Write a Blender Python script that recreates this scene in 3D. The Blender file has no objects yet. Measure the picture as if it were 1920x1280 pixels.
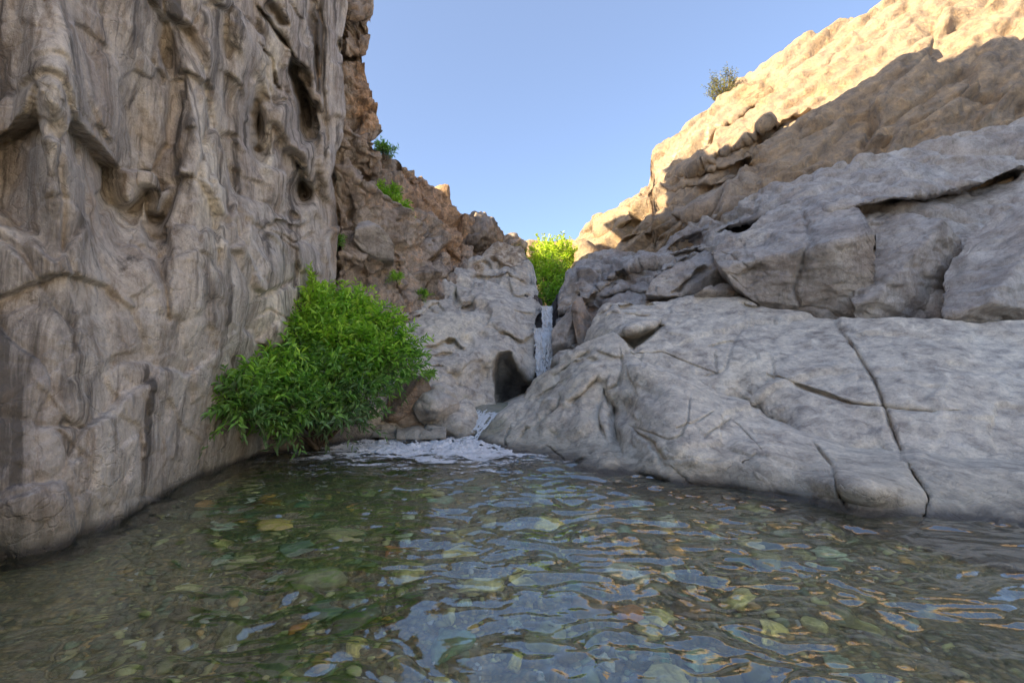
import bpy, math
import numpy as np
from math import radians, sin, cos, pi, tan, atan

# ------------------------------------------------------------------ camera, sky, sun, exposure
scene = bpy.context.scene
COL = scene.collection
F = 834.0                       # focal length in pixels of the 1920 px wide photograph
PITCH = atan(60 / 834.0)
CAM_H = 1.4
cam_data = bpy.data.cameras.new('camera')
cam_data.sensor_width = 36
cam_data.lens = 36 * F / 1920
cam_data.clip_start = 0.05
cam_data.clip_end = 2000
cam = bpy.data.objects.new('camera', cam_data)
cam.location = (0, 0, CAM_H)
cam.rotation_euler = (pi / 2 + PITCH, 0, 0)
COL.objects.link(cam)
scene.camera = cam

SUN_EL = radians(27)
SUN_AZ = radians(240)           # clockwise from +Y: the sun stands behind the left wall, a little behind the camera
sun_dir = np.array([sin(SUN_AZ) * cos(SUN_EL), cos(SUN_AZ) * cos(SUN_EL), sin(SUN_EL)])
world = bpy.data.worlds.new('World')
scene.world = world
world.use_nodes = True
wn, wl = world.node_tree.nodes, world.node_tree.links
for n in list(wn): wn.remove(n)
sky = wn.new('ShaderNodeTexSky'); sky.sky_type = 'NISHITA'; sky.sun_disc = False
sky.sun_elevation = SUN_EL; sky.sun_rotation = SUN_AZ
sky.altitude = 800; sky.air_density = 1.0; sky.dust_density = 3.0; sky.ozone_density = 3.5
bg = wn.new('ShaderNodeBackground'); bg.inputs['Strength'].default_value = 0.13
wo = wn.new('ShaderNodeOutputWorld')
hz = wn.new('ShaderNodeMix'); hz.data_type = 'RGBA'; hz.inputs[0].default_value = 0.42     # thin high haze
hz.inputs[7].default_value = (0.98, 1.12, 1.50, 1); wl.new(sky.outputs[0], hz.inputs[6])
wl.new(hz.outputs[2], bg.inputs[0]); wl.new(bg.outputs[0], wo.inputs[0])
sd = bpy.data.lights.new('sun', 'SUN'); sd.energy = 4.5; sd.angle = radians(0.53); sd.color = (1.0, 0.80, 0.52)
so = bpy.data.objects.new('sun', sd); COL.objects.link(so)
from mathutils import Vector
so.rotation_euler = Vector(sun_dir).to_track_quat('Z', 'Y').to_euler()
so.location = (-20, -10, 40)
vs = scene.view_settings
vs.view_transform = 'Standard'; vs.look = 'None'; vs.gamma = 1; vs.use_curve_mapping = False
vs.exposure = 1.78
cy = scene.cycles
cy.use_denoising = True
cy.max_bounces = 10; cy.diffuse_bounces = 5; cy.transmission_bounces = 6; cy.transparent_max_bounces = 24
cy.caustics_refractive = True; cy.caustics_reflective = False
cy.sample_clamp_indirect = 6

rng = np.random.default_rng(7)

# ------------------------------------------------------------------ helpers: projection
CP, SP = cos(PITCH), sin(PITCH)
def P(x, y, Y):
    """point seen at photo pixel (x, y) that lies Y metres in front of the camera"""
    x = np.asarray(x, float); y = np.asarray(y, float); Y = np.asarray(Y, float)
    a = (x - 960) / F; b = (640 - y) / F
    dy = CP - b * SP; dz = SP + b * CP
    t = Y / dy
    return np.stack([a * t + 0 * y, t * dy + 0 * x, CAM_H + t * dz + 0 * x], -1)
def Yz(y, z=0.0):
    """distance at which row y meets height z"""
    b = (640 - y) / F
    return (z - CAM_H) / (SP + b * CP) * (CP - b * SP)

# ------------------------------------------------------------------ helpers: noise
_perm = np.random.default_rng(3).permutation(256).astype(np.int64)
_perm = np.concatenate([_perm, _perm, _perm])
_grad = np.random.default_rng(4).normal(size=(256, 3)); _grad /= np.linalg.norm(_grad, axis=1)[:, None]
def _h(i, j, k):
    return _perm[_perm[_perm[i & 255] + (j & 255)] + (k & 255)]
def perlin(p):
    sh = p.shape[:-1]; p = p.reshape(-1, 3)
    i = np.floor(p).astype(np.int64); f = p - i
    u = f * f * f * (f * (f * 6 - 15) + 10)
    out = 0
    for a in (0, 1):
        wa = u[:, 0] if a else 1 - u[:, 0]
        for b in (0, 1):
            wb = u[:, 1] if b else 1 - u[:, 1]
            for c in (0, 1):
                wc = u[:, 2] if c else 1 - u[:, 2]
                g = _grad[_h(i[:, 0] + a, i[:, 1] + b, i[:, 2] + c)]
                d = (f - (a, b, c)) * g
                out = out + wa * wb * wc * d.sum(1)
    return (out * 1.5).reshape(sh)
def fbm(p, octv=4, gain=0.5, lac=2.03):
    s = 0; a = 1.0
    for o in range(octv):
        s = s + a * perlin(p + 17.3 * o); p = p * lac; a *= gain
    return s
def ridged(p, octv=4, gain=0.5, lac=2.1):
    s = 0; a = 1.0
    for o in range(octv):
        s = s + a * (1 - 2 * np.abs(perlin(p + 9.1 * o))); p = p * lac; a *= gain
    return s
def cells(p, seed=0):
    """F1, F2-F1, cell id, vector from cell point"""
    sh = p.shape[:-1]; p = p.reshape(-1, 3)
    i = np.floor(p).astype(np.int64)
    n = len(p); f1 = np.full(n, 1e9); f2 = np.full(n, 1e9); cid = np.zeros(n, np.int64); vec = np.zeros((n, 3))
    R = np.random.default_rng(50 + seed).random((256, 3))
    for a in (-1, 0, 1):
        for b in (-1, 0, 1):
            for c in (-1, 0, 1):
                h = _h(i[:, 0] + a, i[:, 1] + b, i[:, 2] + c)
                q = p - (i + (a, b, c) + R[h])
                d = (q * q).sum(1)
                m = d < f1
                f2 = np.where(m, f1, np.minimum(f2, d)); f1 = np.where(m, d, f1)
                cid = np.where(m, h, cid); vec = np.where(m[:, None], q, vec)
    return np.sqrt(f1).reshape(sh), (np.sqrt(f2) - np.sqrt(f1)).reshape(sh), cid.reshape(sh), vec.reshape(sh + (3,))
_cd = np.random.default_rng(8).normal(size=(256, 3)); _cd /= np.linalg.norm(_cd, axis=1)[:, None]
_co = np.random.default_rng(9).random(256) - 0.5
def facets(p, tilt=0.9, step=0.5, crack=0.35, cw=0.08, seed=0):
    """blocky relief in units of one cell: every cell is a tilted plane, joints are recessed"""
    w = p + 0.25 * np.stack([perlin(p * 1.1 + 5), perlin(p * 1.1 + 31), perlin(p * 1.1 + 77)], -1)
    f1, e, cid, vec = cells(w, seed)
    r = step * _co[cid] + tilt * (vec * _cd[cid]).sum(-1)
    return r - crack * np.exp(-(e / cw) ** 2)
def sstep(a, b, v):
    t = np.clip((v - a) / (b - a), 0, 1); return t * t * (3 - 2 * t)

# ------------------------------------------------------------------ helpers: relief features in photo pixels
def seg_dist(X, Y, pts):
    best = np.full(X.shape, 1e9)
    for (x0, y0), (x1, y1) in zip(pts[:-1], pts[1:]):
        dx, dy = x1 - x0, y1 - y0; L = dx * dx + dy * dy + 1e-9
        t = np.clip(((X - x0) * dx + (Y - y0) * dy) / L, 0, 1)
        best = np.minimum(best, np.hypot(X - x0 - t * dx, Y - y0 - t * dy))
    return best
def in_poly(X, Y, pts):
    ins = np.zeros(X.shape, bool); n = len(pts)
    for k in range(n):
        x0, y0 = pts[k]; x1, y1 = pts[(k + 1) % n]
        if y0 == y1: continue
        c = ((y0 > Y) != (y1 > Y)) & (X < (x1 - x0) * (Y - y0) / (y1 - y0) + x0)
        ins ^= c
    return ins
def poly_mask(X, Y, pts, soft=3.0):
    d = seg_dist(X, Y, list(pts) + [pts[0]])
    s = np.where(in_poly(X, Y, pts), d, -d)
    return sstep(-soft, soft, s)
def tps(ctrl, X, Y):
    c = np.array([(a, b) for a, b, _ in ctrl], float) / 300; v = np.array([k[2] for k in ctrl], float)
    def U(r2): return np.where(r2 > 1e-12, 0.5 * r2 * np.log(np.maximum(r2, 1e-12)), 0)
    n = len(c); d2 = ((c[:, None] - c[None]) ** 2).sum(-1)
    K = U(d2) + np.eye(n) * 0.003; Pm = np.hstack([np.ones((n, 1)), c])
    A = np.zeros((n + 3, n + 3)); A[:n, :n] = K; A[:n, n:] = Pm; A[n:, :n] = Pm.T
    w = np.linalg.solve(A, np.concatenate([v, [0, 0, 0]]))
    out = w[n] + w[n + 1] * X / 300 + w[n + 2] * Y / 300
    for k in range(n):
        out = out + w[k] * U((X / 300 - c[k, 0]) ** 2 + (Y / 300 - c[k, 1]) ** 2)
    return out
# features: functions dY(X, Y) in metres, + is away from the camera
def arc(X, Y, pts):
    """distance to a polyline, side of it, and where along it (0..1) the nearest point lies"""
    best = np.full(X.shape, 1e9); sg = np.ones(X.shape); al = np.zeros(X.shape)
    ls = [math.dist(p, q) for p, q in zip(pts[:-1], pts[1:])]; T = sum(ls); acc = 0
    for ((x0, y0), (x1, y1)), l in zip(zip(pts[:-1], pts[1:]), ls):
        dx, dy = x1 - x0, y1 - y0
        tt = ((X - x0) * dx + (Y - y0) * dy) / (dx * dx + dy * dy + 1e-9); t = np.clip(tt, 0, 1)
        dd = np.hypot(X - x0 - t * dx, Y - y0 - t * dy); m = dd < best
        best = np.where(m, dd, best); sg = np.where(m, np.sign(dx * (Y - y0) - dy * (X - x0)), sg)
        al = np.where(m, (acc + t * l) / T, al); acc += l
    return best, sg, al, T
def crack(pts, w, d):
    def f(X, Y):
        wl_ = 12 * max(1.0, sum(math.dist(a, b) for a, b in zip(pts[:-1], pts[1:])) / 55)
        q = np.stack([X / wl_, Y / wl_, X * 0 + pts[0][0]], -1)
        j = 3.0 * perlin(q * 0.7) + 1.5 * perlin(q * 2)
        Xj, Yj = X + j, Y + 3.0 * perlin(q * 0.7 + 40) + 1.5 * perlin(q * 2 + 60)
        best, sg, al, T = arc(Xj, Yj, pts)
        e = sstep(0, 0.22, al) * sstep(1, 0.78, al)
        ww = w * (0.35 + 0.65 * e) * (1 + 0.5 * perlin(q * 0.5 + 9))
        return d * (0.25 + 0.75 * e) * np.clip(0.85 + 0.6 * perlin(q * 0.35 + 21), 0.35, 1.3) * np.exp(-(best / ww) ** 2)
    return f
def bump(cx, cy, rx, ry, rot, d, p=2):
    def f(X, Y):
        c, s = cos(radians(rot)), sin(radians(rot))
        u = ((X - cx) * c + (Y - cy) * s) / rx; v = (-(X - cx) * s + (Y - cy) * c) / ry
        return d * np.exp(-(u * u + v * v) ** (p / 2))
    return f
def facet(pts, d0, gx=0, gy=0, soft=3):
    cx = sum(p[0] for p in pts) / len(pts); cy_ = sum(p[1] for p in pts) / len(pts)
    def f(X, Y):
        return poly_mask(X, Y, pts, soft) * (d0 + gx * (X - cx) / 100 + gy * (Y - cy_) / 100)
    return f
def ledge(pts, d, fall, w=2.5, side=1):
    """a step along a polyline: the surface beyond it drops back by d and recovers over fall px"""
    def f(X, Y):
        q = np.stack([X / 16, Y / 16, X * 0 + pts[0][0]], -1)
        Xj = X + 3.5 * perlin(q * 0.8) + 1.5 * perlin(q * 2.3); Yj = Y + 3.5 * perlin(q * 0.8 + 40) + 1.5 * perlin(q * 2.3 + 60)
        best, sg, al, T = arc(Xj, Yj, pts)
        s = best * sg * side
        fade = sstep(0, 0.25, al) * sstep(1, 0.75, al)
        return d * fade * sstep(-w, w, s) * np.exp(-np.maximum(s, 0) / (fall * 0.6)) * sstep(3 * fall, 2 * fall, best)
    return f

# ------------------------------------------------------------------ helpers: objects
def tag(o, label=None, cat=None, group=None, kind=None):
    if label: o['label'] = label
    if cat: o['category'] = cat
    if group: o['group'] = group
    if kind: o['kind'] = kind
    return o
def link(name, me, mat=None, parent=None):
    o = bpy.data.objects.new(name, me); COL.objects.link(o)
    if mat is not None and not me.materials: me.materials.append(mat)
    if parent is not None: o.parent = parent
    return o
def empty(name, loc):
    o = bpy.data.objects.new(name, None); o.location = loc; COL.objects.link(o); return o
def mesh_np(name, V, Fc, smooth=False, colors=None, uv=None):
    """V (n,3), Fc (m,k) with one polygon size"""
    me = bpy.data.meshes.new(name)
    V = np.asarray(V, np.float32); Fc = np.asarray(Fc, np.int32)
    k = Fc.shape[1]
    me.vertices.add(len(V)); me.vertices.foreach_set('co', V.ravel())
    me.loops.add(Fc.size); me.loops.foreach_set('vertex_index', Fc.ravel())
    me.polygons.add(len(Fc)); me.polygons.foreach_set('loop_start', np.arange(0, Fc.size, k, dtype=np.int32))
    me.polygons.foreach_set('loop_total', np.full(len(Fc), k, np.int32))
    me.update(calc_edges=True)
    if smooth: me.polygons.foreach_set('use_smooth', np.ones(len(Fc), bool))
    if colors is not None:
        at = me.color_attributes.new('tint', 'FLOAT_COLOR', 'POINT')
        at.data.foreach_set('color', np.asarray(colors, np.float32).ravel())
    me.validate()
    return me
def grid_faces(nr, nc):
    a = np.arange(nr * nc).reshape(nr, nc)
    return np.stack([a[:-1, :-1], a[1:, :-1], a[1:, 1:], a[:-1, 1:]], -1).reshape(-1, 4)
def unit_(v): return v / np.maximum(np.linalg.norm(v, axis=-1, keepdims=True), 1e-9)
def grid_normals(G):
    du = np.gradient(G, axis=1); dv = np.gradient(G, axis=0)
    n = np.cross(dv, du); l = np.linalg.norm(n, axis=-1, keepdims=True)
    n = n / np.maximum(l, 1e-9)
    tocam = np.array([0, 0, CAM_H]) - G
    return n if (unit_(tocam) * n).sum() > 0 else -n
def curve(pts, t):
    a = np.array(pts, float); return np.interp(t, a[:, 0], a[:, 1])
def axis(lo, hi, fine, coarse, flo, fhi):
    """sample positions, dense between flo and fhi"""
    out = []
    v = lo
    while v < hi:
        out.append(v); v += fine if flo - 4 <= v <= fhi + 4 else coarse
    out.append(hi); return np.array(out, float)

def blob_tint(X, Y, spec):
    """spec: list of (channel, cx, cy, rx, ry, rot, amount) painted stains; dark blobs in slots, hollows and undersides paint shade"""
    T = np.zeros(X.shape + (4,))
    for ch, cx, cyy, rx, ry, rot, am in spec:
        T[..., ch] += bump(cx, cyy, rx, ry, rot, am, 3)(X, Y)
    return T

SHARP = []
def relief(name, mat, rows=None, cols=None, depth=None, feats=(), noise=None, base=(0, 0, 0, 0), tints=(), back=(0.6, 0.0, 0.5, 3.0),
           step=2.4, parent=None, smooth=True, planes=None, sides=True, fgain=1.0, redge=None, ndir=1.0):
    """A rock face with real depth.  cols=(x0, x1, top, bottom): columns between two curves given over x;
       rows=(y0, y1, left, right): rows between two curves given over y.  depth: control points (x, y, metres in front of the camera)."""
    if cols is not None:
        x0, x1, top, bot = cols
        xs = axis(x0, x1, step, 5, 470, 1450)
        tp, bt = curve(top, xs), curve(bot, xs)
        hmax = (bt - tp).max(); nr = int(max(6, min(460, hmax / step)))
        t = np.linspace(0, 1, nr)[:, None]
        X = xs[None, :] + 0 * t; Yp = tp[None] * (1 - t) + bt[None] * t
        u_ = (xs[None, :] - xs[0]) / (xs[-1] - xs[0]); qj = np.stack([Yp / 22, 0 * X + x0, 0 * X], -1)
        X = X + (np.minimum(x1 - x0, 300) * 0.018) * (fbm(qj, 3, 0.6) * u_ ** 8 + fbm(qj + 30, 3, 0.6) * (1 - u_) ** 8)
        if redge is not None: X = X + curve(redge, Yp) * u_ ** 5
    else:
        y0, y1, lf, rt = rows
        ys = axis(y0, y1, step, 8, -10, 1000)
        l, r = curve(lf, ys), curve(rt, ys)
        wmax = (r - l).max(); nc = int(max(6, min(460, wmax / step)))
        t = np.linspace(0, 1, nc)[None, :]
        Yp = ys[:, None] + 0 * t; X = l[:, None] * (1 - t) + r[:, None] * t
    if depth is not None: D = tps(depth, X, Yp)
    else: D = np.full(X.shape, -1e9)
    if planes:
        for px, py, pY, gx, gy in planes:
            D = np.maximum(D, pY + gx * (X - px) / 100 + gy * (Yp - py) / 100)
    for f in feats: D = D + fgain * f(X, Yp)
    G = P(X, Yp, D)
    if noise is not None:
        N = grid_normals(G)
        # smooth the normals a little so the displacement does not fold
        for _ in range(10):
            Np = np.pad(N, ((1, 1), (1, 1), (0, 0)), 'edge')
            N = (Np[:-2, 1:-1] + Np[2:, 1:-1] + Np[1:-1, :-2] + Np[1:-1, 2:] + 2 * N) / 6
        N /= np.linalg.norm(N, axis=-1, keepdims=True)
        dd = noise(G, X, Yp)
        for _ in range(2 if ndir < 1 else 1 if smooth else 0):    # no staircases where a joint crosses the grid
            dp = np.pad(dd, 1, 'edge'); dd = (dp[:-2, 1:-1] + dp[2:, 1:-1] + dp[1:-1, :-2] + dp[1:-1, 2:] + 2 * dd) / 6
        if ndir < 1:
            N = N * ndir + unit_(np.array([0, 0, CAM_H]) - G) * (1 - ndir)
        G = G + N * dd[..., None]
    # tint
    T = blob_tint(X, Yp, tints) + np.array(base)
    # skirts: thickness behind the outline
    nr, nc = X.shape
    bd, bz, bx, bd2 = back
    cen = G.reshape(-1, 3).mean(0)
    ring = []
    def wrap(A):   # A (nr, nc, k)
        return A
    levels = [(0.35, 0.04), (1.0, 0.12), (2.2, 0.28)]
    G2 = G; T2 = T
    for li, (m, sh) in enumerate(levels):
        top = G2[0].copy(); botm = G2[-1].copy()
        k = bd * m
        def off(Eg, src):
            o = Eg.copy(); v = (cen - src); v[:, 1] = 0; v = v / np.maximum(1.0, np.linalg.norm(v, axis=1, keepdims=True))
            rd = src * np.array([1, 1, 0]); rd = rd / np.maximum(np.linalg.norm(rd, axis=1, keepdims=True), 1e-6)
            o = src + rd * k * (1 + 0.25 * fbm(src * 1.2 + m * 3, 2))[:, None] + v * sh * bx
            return o
        if li == 0: E = dict(t=G[0], b=G[-1])
        G2 = np.concatenate([off(G2[0], E['t'])[None], G2, off(G2[-1], E['b'])[None]], 0)
        T2 = np.concatenate([T2[:1], T2, T2[-1:]], 0)
    Lg, Rg = G2[:, 0].copy(), G2[:, -1].copy()
    for li, (m, sh) in enumerate(levels):
        k = bd * m
        def off(src):
            v = (cen - src); v[:, 1] = 0; v = v / np.maximum(1.0, np.linalg.norm(v, axis=1, keepdims=True))
            rd = src - np.array([0, 0, CAM_H]); rd = rd / np.maximum(np.linalg.norm(rd, axis=1, keepdims=True), 1e-6)
            o = src + rd * k * (1 + 0.25 * fbm(src * 1.2 + m * 3, 2))[:, None] + v * sh * bx
            return o
        G2 = np.concatenate([off(Lg)[:, None], G2, off(Rg)[:, None]], 1)
        T2 = np.concatenate([T2[:, :1], T2, T2[:, -1:]], 1)
    nr, nc = G2.shape[:2]
    me = mesh_np(name, G2.reshape(-1, 3), grid_faces(nr, nc), smooth and mat not in SHARP, T2.reshape(-1, 4))
    # a back wall closes the mass
    o = link(name, me, mat, parent)
    return o
# ------------------------------------------------------------------ materials
def newmat(name):
    m = bpy.data.materials.new(name); m.use_nodes = True
    nt = m.node_tree
    for n in list(nt.nodes): nt.nodes.remove(n)
    return m, nt
def N_(nt, t, **kw):
    n = nt.nodes.new(t)
    for k, v in kw.items():
        if k.startswith('i_'):
            key = k[2:]
            n.inputs[int(key) if key.isdigit() else key.replace('_', ' ')].default_value = v
        else: setattr(n, k, v)
    return n
def noise_node(nt, co, scale, detail=6, rough=0.55, dist=0.0):
    n = N_(nt, 'ShaderNodeTexNoise'); n.inputs['Scale'].default_value = scale; n.inputs['Detail'].default_value = detail
    n.inputs['Roughness'].default_value = rough; n.inputs['Distortion'].default_value = dist
    nt.links.new(co, n.inputs['Vector']); return n.outputs['Fac']
def ramp(nt, fac, stops):
    r = N_(nt, 'ShaderNodeValToRGB'); e = r.color_ramp.elements
    while len(e) < len(stops): e.new(0.5)
    for k, (p, c) in enumerate(stops):
        e[k].position = p; e[k].color = (c, c, c, 1) if not isinstance(c, tuple) else (*c, 1)
    nt.links.new(fac, r.inputs[0]); return r.outputs[0]
def mixc(nt, fac, a, b, mode='MIX'):
    n = N_(nt, 'ShaderNodeMix', data_type='RGBA', blend_type=mode)
    for s, v in ((0, fac), (6, a), (7, b)):
        if isinstance(v, (int, float)): n.inputs[s].default_value = v if s == 0 else (v, v, v, 1)
        elif isinstance(v, tuple): n.inputs[s].default_value = (*v, 1)
        else: nt.links.new(v, n.inputs[s])
    return n.outputs[2]
def mth(nt, op, a, b=0.0, clamp=False):
    n = N_(nt, 'ShaderNodeMath', operation=op); n.use_clamp = clamp
    for s, v in ((0, a), (1, b)):
        if isinstance(v, (int, float)): n.inputs[s].default_value = v
        else: nt.links.new(v, n.inputs[s])
    return n.outputs[0]

def rock_material(name, grey=(0.56, 0.52, 0.465), brown=(0.36, 0.24, 0.14), pale=(0.70, 0.64, 0.53), dark=(0.07, 0.065, 0.06), green=(0.17, 0.19, 0.12),
                  rough_scale=1.0, streak=(1, 1, 1), bump=0.5, speck=0.5, varnish=0.0):
    m, nt = newmat(name); L = nt.links
    geo = N_(nt, 'ShaderNodeNewGeometry'); pos = geo.outputs['Position']
    at = N_(nt, 'ShaderNodeAttribute', attribute_name='tint')
    sep = N_(nt, 'ShaderNodeSeparateColor'); L.new(at.outputs['Color'], sep.inputs[0])
    mp = N_(nt, 'ShaderNodeMapping'); L.new(pos, mp.inputs[0]); mp.inputs['Scale'].default_value = streak
    st = mp.outputs[0]
    n1 = noise_node(nt, st, 0.9 * rough_scale, 7, 0.6, 0.6)
    n2 = noise_node(nt, st, 3.6 * rough_scale, 8, 0.65, 0.4)
    n3 = noise_node(nt, pos, 16 * rough_scale, 6, 0.7)
    n4 = noise_node(nt, pos, 60 * rough_scale, 4, 0.7)
    gfac = ramp(nt, n1, [(0.35, 0.0), (0.65, 1.0)])
    g2 = tuple(c * k for c, k in zip(grey, (0.80, 0.78, 0.78)))
    g3 = tuple(min(1, c * k) for c, k in zip(grey, (1.18, 1.2, 1.2)))
    c = mixc(nt, gfac, g2, g3)
    # a warm / cool drift
    c = mixc(nt, mth(nt, 'MULTIPLY', ramp(nt, noise_node(nt, pos, 0.55, 5, 0.6, 1.0), [(0.42, 0.0), (0.68, 1.0)]), 0.35), c, (0.40, 0.31, 0.24))
    # tint channels, edges broken up by noise
    def ch(out, lo=0.35, hi=0.65, nz=None):
        a = mth(nt, 'ADD', out, mth(nt, 'MULTIPLY', mth(nt, 'SUBTRACT', nz if nz is not None else n2, 0.5), 0.9))
        return ramp(nt, a, [(lo, 0.0), (hi, 1.0)])
    bvar = mixc(nt, ramp(nt, n2, [(0.35, 0.0), (0.7, 1.0)]), tuple(x * 0.62 for x in brown), tuple(min(1, x * 1.25) for x in brown))
    c = mixc(nt, ch(sep.outputs[0]), c, bvar)
    c = mixc(nt, ch(at.outputs['Alpha']), c, pale)
    c = mixc(nt, ch(sep.outputs[2], 0.3, 0.8), c, green)
    c = mixc(nt, mth(nt, 'MULTIPLY', ch(sep.outputs[1], 0.3, 0.8), 0.9), c, dark)
    # mottling, fine grains, lichen specks
    c = mixc(nt, 0.85, c, ramp(nt, n2, [(0.28, 0.50), (0.48, 0.95), (0.72, 1.25)]), 'MULTIPLY')
    c = mixc(nt, 0.7, c, ramp(nt, n3, [(0.3, 0.68), (0.5, 1.0), (0.72, 1.18)]), 'MULTIPLY')
    c = mixc(nt, 0.5, c, ramp(nt, n4, [(0.3, 0.7), (0.7, 1.2)]), 'MULTIPLY')
    v = N_(nt, 'ShaderNodeTexVoronoi'); v.inputs['Scale'].default_value = 9 * rough_scale; L.new(pos, v.inputs['Vector'])
    sp = mth(nt, 'MULTIPLY', ramp(nt, v.outputs['Distance'], [(0.08, 1.0), (0.2, 0.0)]), ramp(nt, n1, [(0.48, 0.0), (0.62, speck)]))
    c = mixc(nt, sp, c, tuple(x * 0.35 for x in grey))
    # dark mineral varnish running down the face
    if varnish > 0:
        vm = N_(nt, 'ShaderNodeMapping'); L.new(pos, vm.inputs[0]); vm.inputs['Scale'].default_value = (2.2, 2.2, 0.28)
        vv = mth(nt, 'MULTIPLY', ramp(nt, noise_node(nt, vm.outputs[0], 1.0, 8, 0.68, 0.7), [(0.50, 0.0), (0.62, 1.0)]), varnish)
        c = mixc(nt, vv, c, (0.13, 0.115, 0.10))
        vv = mth(nt, 'MULTIPLY', ramp(nt, noise_node(nt, vm.outputs[0], 2.7, 6, 0.7, 0.5), [(0.52, 0.0), (0.66, 1.0)]), varnish * 0.7)
        c = mixc(nt, vv, c, (0.24, 0.19, 0.145))
    # wet foot just above the water
    sz = N_(nt, 'ShaderNodeSeparateXYZ'); L.new(pos, sz.inputs[0])
    wz = mth(nt, 'ADD', sz.outputs[2], mth(nt, 'MULTIPLY', mth(nt, 'SUBTRACT', n2, 0.5), 0.10))
    wet = ramp(nt, wz, [(0.03, 1.0), (0.12, 0.0)])
    alg = ramp(nt, mth(nt, 'ADD', wz, mth(nt, 'MULTIPLY', mth(nt, 'SUBTRACT', n3, 0.5), 0.25)), [(0.10, 1.0), (0.45, 0.0)])
    c = mixc(nt, mth(nt, 'MULTIPLY', alg, 0.45), c, (0.20, 0.20, 0.15))
    c = mixc(nt, mth(nt, 'MULTIPLY', wet, 0.9), c, (0.045, 0.04, 0.034))
    bs = N_(nt, 'ShaderNodeBsdfPrincipled'); L.new(c, bs.inputs['Base Color'])
    rr = mth(nt, 'SUBTRACT', 0.88, mth(nt, 'MULTIPLY', wet, 0.6)); L.new(rr, bs.inputs['Roughness'])
    bs.inputs['Specular IOR Level'].default_value = 0.3
    # relief finer than the mesh
    h = mth(nt, 'ADD', mth(nt, 'MULTIPLY', n2, 0.16), mth(nt, 'ADD', mth(nt, 'MULTIPLY', n3, 0.075), mth(nt, 'MULTIPLY', n4, 0.018)))
    # fine hairline joints
    wv = N_(nt, 'ShaderNodeTexVoronoi', feature='DISTANCE_TO_EDGE'); wv.inputs['Scale'].default_value = 1.3 * rough_scale
    wp = N_(nt, 'ShaderNodeVectorMath', operation='ADD'); nc = N_(nt, 'ShaderNodeTexNoise'); nc.inputs['Scale'].default_value = 2.5; nc.inputs['Detail'].default_value = 6
    L.new(pos, nc.inputs['Vector']); L.new(pos, wp.inputs[0]); L.new(nc.outputs['Color'], wp.inputs[1]); L.new(wp.outputs[0], wv.inputs['Vector'])
    hair = ramp(nt, wv.outputs['Distance'], [(0.0, 0.0), (0.025, 1.0)])
    h = mth(nt, 'ADD', h, mth(nt, 'MULTIPLY', hair, 0.03))
    w2 = N_(nt, 'ShaderNodeTexVoronoi', feature='F1'); w2.inputs['Scale'].default_value = 4.5 * rough_scale; L.new(wp.outputs[0], w2.inputs['Vector'])
    sc_ = N_(nt, 'ShaderNodeSeparateColor'); L.new(w2.outputs['Color'], sc_.inputs[0])
    h = mth(nt, 'ADD', h, mth(nt, 'MULTIPLY', sc_.outputs[0], 0.02))
    b = N_(nt, 'ShaderNodeBump'); b.inputs['Strength'].default_value = bump; b.inputs['Distance'].default_value = 1.0
    L.new(h, b.inputs['Height']); L.new(b.outputs[0], bs.inputs['Normal'])
    o = N_(nt, 'ShaderNodeOutputMaterial'); L.new(bs.outputs[0], o.inputs[0])
    return m
M_smooth = rock_material('polished_grey_rock', varnish=0.08, bump=0.5, streak=(1, 1, 1.3), speck=0.35)
M_flute = rock_material('fluted_cliff_rock', grey=(0.54, 0.49, 0.43), bump=0.6, streak=(1.6, 1.6, 0.5), speck=0.5, varnish=1.0)
M_crag = rock_material('craggy_brown_rock', grey=(0.55, 0.46, 0.375), brown=(0.64, 0.42, 0.26), bump=0.9, rough_scale=1.1, speck=0.7, varnish=0.65)
M_ridge = rock_material('sandy_slope_rock', grey=(0.42, 0.335, 0.25), brown=(0.40, 0.28, 0.165), pale=(0.56, 0.50, 0.40), bump=0.8, rough_scale=0.7, speck=0.8, varnish=0.35)
M_slab = rock_material('blocky_grey_rock', grey=(0.48, 0.44, 0.40), brown=(0.36, 0.24, 0.16), dark=(0.075, 0.068, 0.07), bump=0.65, speck=0.5, varnish=0.35)

SHARP += [M_flute, M_crag, M_ridge, M_slab]     # broken rock keeps its edges

# ------------------------------------------------------------------ noises for the faces
def nz_smooth(G, X, Y):
    w = G + 0.35 * np.stack([fbm(G * 0.6, 3), fbm(G * 0.6 + 20, 3), fbm(G * 0.6 + 40, 3)], -1)
    c, s = cos(0.5), sin(0.5)
    Q = np.stack([w[..., 0] * c + w[..., 2] * s, w[..., 1], -w[..., 0] * s + w[..., 2] * c], -1)
    f = 0.16 * facets(Q * np.array([0.45, 0.45, 0.9]), 0.9, 0.35, 0.16, 0.025, 11) + 0.06 * facets(Q * np.array([0.9, 0.9, 2.4]), 0.9, 0.5, 0.14, 0.04, 12)
    # scallops worn by the water
    sc = np.abs(perlin(Q * np.array([1.3, 1.3, 2.6]))) ** 0.8
    return f + 0.10 * fbm(w * 0.5, 2) + 0.045 * sc + 0.030 * ridged(Q * np.array([1.6, 1.6, 6.0]), 4, 0.6) * 0.7 + 0.010 * fbm(G * 7, 3, 0.6)
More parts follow.
